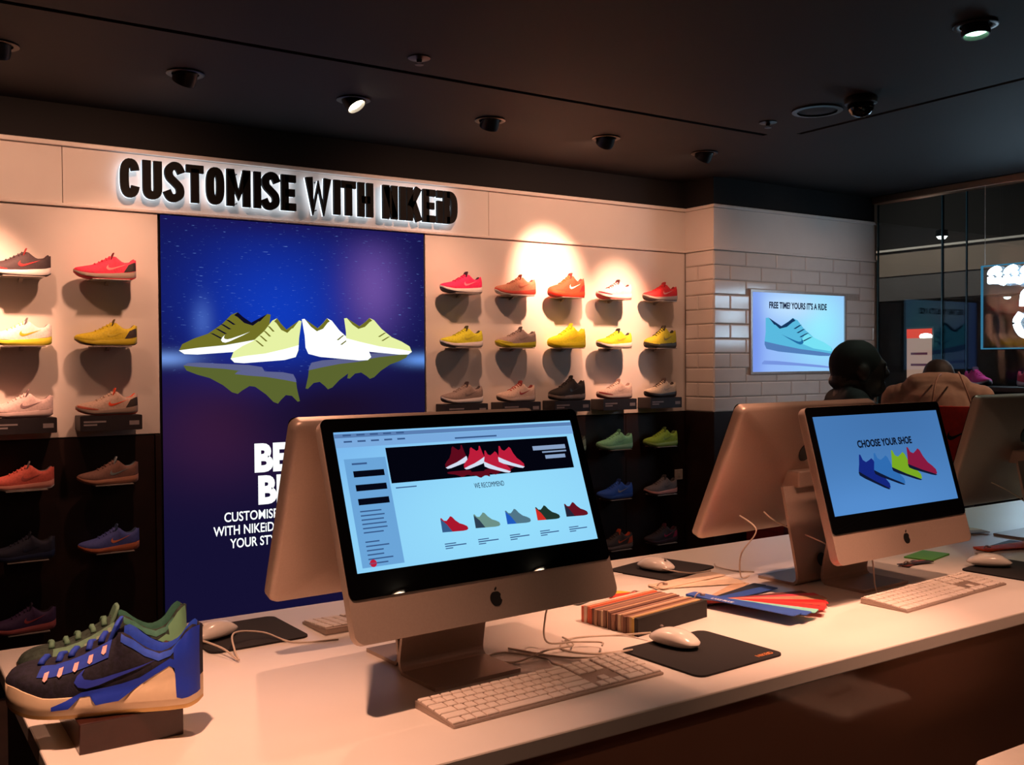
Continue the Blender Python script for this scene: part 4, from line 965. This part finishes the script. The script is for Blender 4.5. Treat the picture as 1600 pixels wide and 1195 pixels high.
# ------------------------------------------------------------------ swatch block and fans
def stripmesh(w, h, th_): return MB().box((-w/2, -th_/2, 0), (w/2, th_/2, h))
t = thing('swatch_block', 'block of thin sample cards with a black front cover', 'sample cards', (1.375, 1.575, ZD), R(9), 'leather and colour samples')
cols = [(30, 24, 22), (200, 170, 90), (190, 160, 120), (150, 110, 90), (120, 84, 70), (170, 130, 104), (206, 180, 150), (130, 90, 80), (160, 120, 100), (110, 76, 66), (190, 150, 120), (140, 100, 84), (214, 190, 160), (150, 112, 96), (176, 136, 110), (120, 88, 76), (205, 100, 70), (222, 120, 80), (236, 210, 190), (226, 120, 90)]
yy = -.075
for i, c in enumerate(cols):
    th_ = .010 if i == 0 else .0072
    o = obj('sample_card', MB().box((-.11+random.uniform(-.004, .004), yy, 0), (.11, yy+th_, .036-.004*random.random()*(i > 0))), M('card_%d_%d_%d' % c, c, .7), t)
    yy += th_+.0006
def fan(x, y, label, cards, z0=0., ring=True):
    t = thing('swatch_fan', label, 'sample cards', (x, y, ZD), 0, 'leather and colour samples')
    for i, (ang, L, w, c, tx) in enumerate(cards):
        zz = z0+.0006+.0017*i
        b = prism(rrect(-.035, -w/2, L, w/2, .004, 2), zz, zz+.0013, 'xy').xf(Matrix.Rotation(R(ang), 4, 'Z'))
        o = obj('sample_strip', b, M('strip_%d_%d_%d' % c, c, .55), t)
        if tx:
            me = text_mesh(tx, .010, .0002, .02, width=.055)
            for v in me.vertices: v.co = Vector((v.co.x, v.co.z, .0002-v.co.y))
            q = obj('printed_letters', me, M('white_print', (236, 236, 236), .6), t, (0, 0, 0), (0, 0, R(ang)))
            q.matrix_local = Matrix.Rotation(R(ang), 4, 'Z') @ Matrix.Translation((.03, -w/2+.005, zz+.0015))
    if ring:
        hh = z0+.0017*len(cards)+.001
        obj('binding_ring', MB().tube([(.014*math.cos(a)-.012, .0, max(.0022, hh*.5+(.006+hh*.5)*math.sin(a))) for a in [2*pi*k/20 for k in range(21)]], .0016, 6).mesh('binding_ring', 'all'), m_alu, t)
        obj('screw_post', MB().lathe([(.006, 0), (.006, hh+.003), (.001, hh+.004)], 12).mesh('screw_post', True), m_alu, t)
    return t
BLUE = (44, 84, 170); RED = (226, 40, 44); TEAL = (130, 200, 190); TAN = (196, 150, 122); NAVY = (36, 40, 60)
fan(1.560, 1.597, 'fan of red blue and teal sample strips on the counter', [
    (24, .26, .034, (214, 180, 150), None), (14, .26, .034, (40, 44, 56), None), (5, .25, .034, BLUE, None), (-14, .27, .034, (110, 60, 50), None), (-21, .28, .034, (220, 70, 90), None),
    (-28, .28, .034, TAN, None), (-38, .27, .034, RED, None), (-46, .262, .034, (236, 60, 50), None), (-53, .25, .034, (40, 30, 30), None), (-56, .26, .034, RED, None), (-65, .25, .034, TEAL, None), (-73, .245, .034, BLUE, None), (-80, .235, .036, BLUE, 'LAKE BLUE')])
fan(1.50, 1.745, 'short fan of red orange and yellow strips behind the swatch block', [(155, .07, .03, RED, None), (140, .075, .03, (240, 130, 40), None), (125, .07, .03, (226, 196, 60), None), (168, .07, .03, (220, 60, 40), None)])
fan(1.615, 1.78, 'fan of pale blank strips before the farther computers', [(-8, .20, .05, (236, 214, 190), None), (-20, .20, .05, (230, 206, 180), None), (6, .20, .05, (226, 200, 176), None)])
fan(1.44, 1.80, 'few dark and red strips beside the near computer', [(200, .12, .02, (40, 50, 46), None), (188, .13, .02, (200, 70, 60), None), (176, .12, .02, (50, 60, 56), None)])
# paper, cards and samples at the right
def sheet(name, x, y, w, d, rz, c, label, cat='card', th_=.0012, z=0.):
    o = obj(name, prism(rrect(-w/2, -d/2, w/2, d/2, .003, 2), 0, th_, 'xy'), M('paper_%d_%d_%d' % c, c, .6, var=.02), None, (x, y, ZD+z), (0, 0, R(rz)))
    return tag(o, label, cat)
sheet('paper_sheet', 1.615, 2.015, .12, .13, 12, (240, 234, 226), 'white paper sheet at the far edge beside the black pad', 'paper')
sheet('card', 2.455, 1.645, .13, .075, 12, (92, 168, 60), 'bright green card under the blue screen computer', 'card', .004)
fan(2.31, 1.60, 'dark sample strips left of the green card', [(20, .07, .02, (60, 36, 34), None), (5, .08, .02, (180, 90, 80), None), (-10, .08, .02, (50, 30, 30), None)])
fan(2.68, 1.60, 'bright orange sample strips at the right edge', [(8, .2, .045, (60, 40, 36), None), (-4, .2, .05, (236, 96, 30), None), (-12, .2, .05, (240, 100, 30), None), (-20, .2, .05, (236, 84, 24), None)])
fan(2.72, 1.86, 'tan and blue sample strips before the right edge computer', [(10, .24, .04, (196, 150, 110), None), (-2, .25, .04, (90, 120, 170), None), (-12, .25, .04, (214, 180, 140), None), (-24, .24, .04, (150, 110, 84), None)])
t = thing('sample_box', 'small grey and pink box near the right edge computer', 'box', (2.80, 2.01, ZD), R(8))
obj('carton', MB().box((-.10, -.05, 0), (.10, .05, .06)).mesh('carton', bevel=.002), M('pinkish_card', (200, 156, 136), .6), t)
obj('lid', MB().box((-.102, -.052, .045), (-.02, .052, .063)).mesh('lid', bevel=.002), M('grey_card', (130, 130, 136), .6), t)

# ------------------------------------------------------------------ two shoes and riser at the left end
t = thing('display_riser', 'dark brown display block under the blue shoe', 'display block', (.322, 1.565, ZD))
def tray(w, d, h):
    b = MB(); b.box((-w/2, -d/2, 0), (w/2, d/2, h)); return b
obj('block', tray(.142, .19, .043).mesh('block', bevel=.0015), M('dark_brown_acrylic', (58, 30, 26), .25), t)
hero = Shoe(.272, [(0, 0), (.02, .018), (.06, .031), (.15, .043), (.3, .049), (.45, .046), (.6, .040), (.8, .039), (.92, .036), (.98, .023), (1, 0)],
    [(0, .022), (.08, .008), (.2, .001), (.35, 0), (.8, 0), (.93, .001), (1, .006)],
    [(0, .043), (.06, .042), (.15, .034), (.25, .026), (.4, .026), (.6, .030), (.8, .036), (.93, .036), (1, .036)],
    [(0, .046), (.04, .060), (.12, .068), (.25, .072), (.4, .086), (.52, .104), (.57, .110), (.62, .106), (.70, .088), (.79, .077), (.86, .084), (.93, .108), (.97, .114), (1, .110)], op=(.56, .61, .95, .985), wr=.66)
hero.lace0, hero.lace1, hero.lace_r = .20, .50, .0048
HD = hero.build(44, 9)
k = .78
zz_ = lambda z: z*k+.004
HD['wave_band'] = hero.patch([(.275, zz_(.010)), (.358, zz_(.012)), (.41, zz_(.030)), (.458, zz_(.030)), (.4875, zz_(.0143)), (.596, zz_(.0176)), (.675, zz_(.037)), (.775, zz_(.059)), (.846, zz_(.073)), (.885, zz_(.066))],
                             [(.275, zz_(.017)), (.345, zz_(.026)), (.417, zz_(.038)), (.46, zz_(.040)), (.54, zz_(.043)), (.61, zz_(.047)), (.70, zz_(.056)), (.79, zz_(.074)), (.85, zz_(.086)), (.895, zz_(.080))], .0022)
HD['heel_clip'] = hero.patch([(.885, zz_(.016)), (.91, zz_(.013)), (.94, zz_(.014)), (.965, zz_(.016)), (.992, zz_(.018))], [(tt, hero.zs(tt)-.002) for tt in (.865, .89, .925, .955, .988)], .0026, 8)
HD['midsole_cup'] = hero.patch([(.62, .014), (.70, .014), (.78, .014), (.86, .014), (.90, .014)], [(.66, zz_(.030)), (.72, zz_(.048)), (.79, zz_(.064)), (.85, zz_(.076)), (.90, zz_(.04))], .0014, 6)
HD['eyestay'] = hero.patch([(tt, hero.zm(tt)+.62*(hero.zs(tt)-hero.zm(tt))) for tt in (.19, .26, .33, .40, .47, .54)], [(tt+.01, hero.zm(tt)+.90*(hero.zs(tt)-hero.zm(tt))) for tt in (.19, .26, .33, .40, .47, .54)], .0014)
HD['side_mark'] = hero.patch([(.38+.40*x, .038+.034*z) for x, z in SW_LO], [(.38+.40*x, .038+.034*z) for x, z in SW_UP], .0016)
HD['collar_edge'] = hero.patch([(.60, .098), (.66, .088), (.72, .076), (.79, .068), (.85, .074), (.90, .090)], [(.60, .108), (.66, .0985), (.72, .085), (.79, .0768), (.85, .0815), (.90, .097)], .0012)
eye = []
for i, (tt, z) in enumerate(((.235, .056), (.305, .061), (.38, .067), (.45, .076), (.515, .087))):
    eye.append(hero.patch([(tt-.012, z-.004), (tt, z-.006), (tt+.012, z-.003)], [(tt-.008, z+.004), (tt+.004, z+.005), (tt+.014, z+.006)], .0030, 2))
def hero_shoe(x, y, z, rz, label, up, lin_, mid, out, trim, mark, lace, eyec, tng):
    t = thing('basketball_shoe', label, 'shoe', (x, y, z), R(rz), 'pair of shoes at the end of the counter')
    for part, c in (('upper', up), ('lining', lin_), ('midsole', mid), ('outsole', out), ('laces', lace), ('tongue', tng), ('wave_band', trim), ('heel_clip', trim), ('midsole_cup', mid), ('side_mark', mark), ('collar_edge', lin_), ('eyestay', lace)):
        obj(part, HD[part], c, t, link='OBJECT')
        if part in ('wave_band', 'heel_clip', 'midsole_cup', 'side_mark', 'collar_edge', 'eyestay'):      # the same piece on the other side
            obj(part, HD[part], c, t, link='OBJECT').scale = (1, -1, 1)
    for e in eye: obj('eyelet', e, eyec, t, link='OBJECT')
    return t
knit = M('navy_knit', (24, 22, 40), .8, var=.55, scale=160, bump=.3)
knitg = M('green_knit', (52, 66, 58), .8, var=.45, scale=160, bump=.3)
hero_shoe(.298, 1.527, ZD+.0475, -23, 'bright blue and black shoe on a dark block at the left end', knit, shade((34, 78, 200)), rubber((240, 216, 182)), rubber((232, 190, 120)), rubber((30, 62, 196)), rubber((46, 66, 190)), shade((30, 64, 180)), shade((236, 190, 190)), shade((34, 70, 190)))
hero_shoe(.350, 1.800, ZD+.0045, -5, 'grey green shoe standing behind the blue one', knitg, shade((70, 130, 110)), rubber((120, 96, 78)), rubber((90, 70, 60)), rubber((120, 176, 136)), rubber((92, 130, 108)), shade((110, 150, 124)), shade((150, 170, 150)), shade((110, 150, 126)))

# ------------------------------------------------------------------ red boxes at the foot of the pier, window shelf
for i, (x, h, c, lab) in enumerate(((5.02, .44, (120, 40, 40), 'dull red shoe box by the foot of the pier, leftmost'), (5.17, .46, (190, 24, 34), 'bright red shoe box by the foot of the pier, second from the left'),
        (5.32, .42, (60, 20, 24), 'dark maroon shoe box by the foot of the pier, middle one'), (5.47, .46, (200, 30, 40), 'red shoe box by the foot of the pier, second from the right'), (5.62, .43, (200, 110, 40), 'orange shoe box by the foot of the pier, rightmost'))):
    t = thing('shoe_box', lab, 'box', (x, 4.5, 0), 0, 'shoe boxes at the foot of the pier')
    mm_ = M('box_%d_%d_%d' % c, c, .5)
    obj('carton', MB().box((-.065, -.16, 0), (.065, .16, h-.045)).mesh('carton', bevel=.002), mm_, t)
    obj('lid', MB().box((-.068, -.163, h-.044), (.068, .163, h)).mesh('lid', bevel=.002), mm_, t)
t = thing('window_shelf', 'dark display stand along the shop window', 'display stand', (6.1, 3.45, 0))
obj('top', MB().box((-.16, -.95, 1.30), (.16, .55, 1.33)).mesh('top', bevel=.003), m_blackplastic, t)
obj('panel', MB().box((-.13, -.92, .06), (.13, .52, 1.299)), m_uwall, t)
obj('plinth', MB().box((-.11, -.9, 0), (.11, .5, .059)), m_blackmatte, t)
for (x, y, c, lab) in ((6.1, 3.72, (200, 30, 110), 'magenta shoe on the dark stand by the shop window'), (6.1, 3.36, (190, 30, 60), 'crimson shoe on the dark stand at the right edge')):
    o = wall_shoe('runner', x, 1.33, lab, c, (160, 150, 156), DK, W_, (70, 20, 50), c, y=y, rz=R(60)); o['group'] = 'shoes by the shop window'

# ------------------------------------------------------------------ people
def capsule(b, p0, r0, p1, r1, n=14):
    p0, p1 = Vector(p0), Vector(p1); t_ = (p1-p0).normalized(); a = t_.cross(Vector((0, 0, 1)))
    if a.length < .05: a = t_.cross(Vector((0, 1, 0)))
    a.normalize(); c_ = t_.cross(a); rs = []
    prof_ = [(p0, r0, -math.cos(k*pi/8), math.sin(k*pi/8)) for k in range(1, 5)]+[(p1, r1, math.cos(k*pi/8), math.sin(k*pi/8)) for k in range(4, 0, -1)]
    for c, r, al, ra in prof_:
        rs.append([c+t_*al*r+(a*math.cos(2*pi*j/n)+c_*math.sin(2*pi*j/n))*ra*r for j in range(n)])
    b.rings(rs)
def ellipsoid(b, c, rad, n=18, m_=10):
    rs = []
    for i in range(1, m_):
        f = pi*i/m_; rs.append([(c[0]+rad[0]*math.sin(f)*math.cos(2*pi*j/n), c[1]+rad[1]*math.sin(f)*math.sin(2*pi*j/n), c[2]-rad[2]*math.cos(f)) for j in range(n)])
    b.rings(rs)
def figure(name, label, loc, rz, caps, ells, mats, voxel=.0075, group=None):
    """one continuous body: the limbs and masses are fused, smoothed, and each face takes the stuff of the nearest limb"""
    b = MB()
    for p0, r0, p1, r1, k in caps: capsule(b, p0, r0, p1, r1)
    for c, rad, k in ells: ellipsoid(b, c, rad)
    me = b.mesh('tmp'); ob = bpy.data.objects.new('tmp', me); COL.objects.link(ob)
    md = ob.modifiers.new('r', 'REMESH'); md.mode = 'VOXEL'; md.voxel_size = voxel
    sm = ob.modifiers.new('s', 'SMOOTH'); sm.factor = .5; sm.iterations = 5
    dg = bpy.context.evaluated_depsgraph_get(); out = bpy.data.meshes.new_from_object(ob.evaluated_get(dg))
    bpy.data.objects.remove(ob); bpy.data.meshes.remove(me)
    for mt in mats: out.materials.append(mt)
    prims = [(Vector(p0), Vector(p1), r0, r1, k) for p0, r0, p1, r1, k in caps]
    for p in out.polygons:
        c = p.center; best = 9; kk = 0
        for p0, p1, r0, r1, k in prims:
            d = p1-p0; u = max(0, min(1, (c-p0).dot(d)/max(1e-9, d.length_squared))); q = (c-p0-d*u).length-(r0+(r1-r0)*u)
            if q < best: best = q; kk = k
        for e, rad, k in ells:
            v = Vector(((c[0]-e[0])/rad[0], (c[1]-e[1])/rad[1], (c[2]-e[2])/rad[2])); q = (v.length-1)*min(rad)
            if q < best: best = q; kk = k
        p.material_index = kk; p.use_smooth = True
    o = bpy.data.objects.new(name, out); COL.objects.link(o); o.location = loc; o.rotation_euler = (0, 0, rz)
    return tag(o, label, 'person', group)
def hand(caps, ells, wx, wy, wz, sgn, down=True, k=0):
    """palm and five fingers hanging from the wrist (down) with a slight curl forward"""
    ells.append(((wx, wy+.005, wz-.045), (.018, .038, .05), k))
    for i, (dy, L) in enumerate(((.030, .068), (.011, .078), (-.008, .073), (-.026, .058))):
        a = Vector((wx, wy+dy, wz-.08)); m1 = a+Vector((-sgn*.006, .004, -L*.55)); e = m1+Vector((-sgn*.018, .006, -L*.42))
        caps.append((a, .009, m1, .0085, k)); caps.append((m1, .0085, e, .007, k))
    a = Vector((wx-sgn*.006, wy+.034, wz-.035)); m1 = a+Vector((-sgn*.012, .026, -.03)); e = m1+Vector((-sgn*.01, .008, -.03))
    caps.append((a, .011, m1, .0095, k)); caps.append((m1, .0095, e, .0075, k))
def legs(caps, k, ks, hz=.84):
    for s_ in (-1, 1):
        caps += [((s_*.085, 0, hz), .092, (s_*.092, .02, .46), .062, k), ((s_*.092, .02, .46), .060, (s_*.095, -.01, .09), .042, k), ((s_*.095, -.03, .045), .040, (s_*.108, .16, .034), .032, ks)]
# man in dark clothes beyond the blue screen, in profile to the right
skin = M('dark_brown_skin', (42, 27, 22), .55, var=.06, scale=30); hair = M('black_hair', (12, 10, 10), .8, var=.2, scale=200)
jkt = M('black_jacket', (16, 15, 18), .8, var=.1); trs = M('dark_trousers', (24, 22, 26), .8); shoem = M('dark_shoe_leather', (18, 16, 16), .5)
caps = []; ells = []
ells += [((0, -.014, 1.488), (.077, .098, .094), 1), ((0, .028, 1.455), (.064, .070, .090), 0), ((0, .052, 1.392), (.042, .042, .030), 0), ((0, -.078, 1.425), (.050, .034, .030), 0),
         ((0, .100, 1.452), (.013, .016, .016), 0), ((0, .088, 1.408), (.024, .014, .007), 0), ((0, .090, 1.396), (.022, .013, .007), 0), ((0, .080, 1.490), (.050, .018, .012), 0)]
for s_ in (-1, 1):
    ells += [((s_*.078, -.006, 1.452), (.012, .022, .033), 0), ((s_*.030, .080, 1.474), (.015, .013, .010), 0), ((s_*.016, .098, 1.446), (.009, .010, .008), 0)]
caps += [((0, .085, 1.480), .011, (0, .106, 1.452), .012, 0), ((0, -.02, 1.42), .060, (0, -.035, 1.33), .068, 0), ((-.10, -.045, 1.345), .055, (.10, -.045, 1.345), .055, 2), ((-.175, -.035, 1.30), .066, (.175, -.035, 1.30), .066, 2), ((-.06, -.05, 1.375), .036, (.06, -.05, 1.375), .036, 2)]
ells += [((0, -.02, 1.20), (.19, .13, .18), 2), ((0, .0, 1.00), (.175, .135, .17), 2), ((0, -.01, .86), (.17, .13, .12), 3)]
for s_ in (-1, 1):
    caps += [((s_*.195, -.035, 1.29), .062, (s_*.245, -.04, 1.03), .050, 2), ((s_*.245, -.04, 1.03), .048, (s_*.25, .03, .80), .036, 2), ((s_*.25, .03, .80), .029, (s_*.25, .034, .77), .027, 0)]
    hand(caps, ells, s_*.25, .034, .775, s_, k=0)
legs(caps, 3, 4)
fx, fy = .82, -.57
p1 = figure('person', 'person in black seen in profile behind the blue screen computer', (3.135, 2.385, 0), math.atan2(fy, fx)-pi/2, caps, ells, [skin, hair, jkt, trs, shoem])
for s_ in (-1, 1):
    obj('eye', MB().lathe([(.001, -.008), (.006, -.006), (.0085, 0), (.006, .006), (.001, .008)], 12).mesh('eye', 'all'), M('eye_white', (170, 160, 150), .2), p1, (s_*.030, .0865, 1.474))
    obj('pupil', MB().lathe([(.001, -.003), (.0036, -.002), (.0036, .002), (.001, .003)], 10).mesh('pupil', 'all'), m_blackglass, p1, (s_*.030, .0935, 1.474))
# person in a tan jacket with bowed head, seen from behind
skin2 = M('light_brown_skin', (176, 124, 98), .55, var=.06, scale=30); tan = M('tan_jacket', (158, 124, 104), .85, var=.16, scale=22, bump=.4); hair2 = M('dark_brown_hair', (30, 20, 18), .7, var=.2, scale=200); jean = M('blue_trousers', (44, 48, 66), .8)
caps = []; ells = []
ells += [((0, .125, 1.395), (.078, .092, .082), 1), ((0, .175, 1.345), (.062, .060, .080), 0), ((0, .225, 1.315), (.013, .016, .016), 0), ((0, .205, 1.285), (.022, .014, .008), 0)]
for s_ in (-1, 1): ells += [((s_*.078, .13, 1.37), (.012, .022, .030), 0), ((s_*.03, .213, 1.345), (.014, .012, .010), 0)]
caps += [((0, .02, 1.31), .060, (0, .085, 1.36), .056, 0), ((-.09, -.005, 1.335), .070, (.09, -.005, 1.335), .070, 2), ((-.155, .01, 1.285), .075, (.155, .01, 1.285), .075, 2), ((-.05, .0, 1.365), .045, (.05, .0, 1.365), .045, 2)]
ells += [((0, -.01, 1.18), (.20, .14, .20), 2), ((0, .0, .99), (.185, .135, .19), 2), ((0, .0, .85), (.172, .13, .12), 3)]
for s_ in (-1, 1):
    caps += [((s_*.20, .02, 1.28), .068, (s_*.245, .06, 1.03), .056, 2), ((s_*.245, .06, 1.03), .052, (s_*.19, .22, .93), .040, 2), ((s_*.19, .22, .93), .030, (s_*.185, .245, .915), .027, 0)]
    hand(caps, ells, s_*.185, .25, .935, s_, k=0)
legs(caps, 3, 4)
p2 = figure('person', 'person in a tan jacket with bowed head, seen from behind at the right', (4.56, 3.0, 0), R(-60), caps, ells, [skin2, hair2, tan, jean, shoem])
p2.scale = (1, 1, 1.022)
for s_ in (-1, 1):
    obj('eye', MB().lathe([(.001, -.007), (.007, 0), (.001, .007)], 10).mesh('eye', 'all'), M('eye_white', (170, 160, 150), .2), p2, (s_*.030, .2215, 1.345))
# red bag hanging on the tan person's back from the shoulder
t = thing('shoulder_bag', 'red bag with a black mark hanging behind the tan jacket', 'bag', (4.36, 2.79, 1.02), R(-60))
rs = []
for z, w, d in ((0, .11, .025), (.01, .12, .032), (.10, .125, .036), (.20, .118, .030), (.26, .110, .016)):
    rs.append([(x, y, z) for x, y in rrect(-w, -d, w, d, min(d, .02), 4)])
obj('pouch', MB().rings(rs).mesh('pouch', True), M('red_nylon', (236, 44, 28), .5, var=.1), t)
pts = [(-.02+.10*x, -.0375, .10+.06*z) for x, z in SW_LO]+[(-.02+.10*x, -.0375, .10+.06*z) for x, z in SW_UP[::-1][1:-1]]
obj('printed_mark', MB().rings([pts, [(x, y+.003, z) for x, y, z in pts]]), m_blackplastic, t)
obj('strap', MB().tube(spline([(-.09, 0, .25), (-.08, .03, .34), (-.07, .10, .395), (-.06, .2, .41)], 6), .0045, 6).mesh('strap', 'all'), M('tan_strap', (150, 104, 80), .7), t)
obj('strap', MB().tube(spline([(.09, 0, .25), (.06, .03, .34), (.03, .10, .41), (.02, .2, .42)], 6), .0045, 6).mesh('strap', 'all'), M('tan_strap', (150, 104, 80), .7), t)
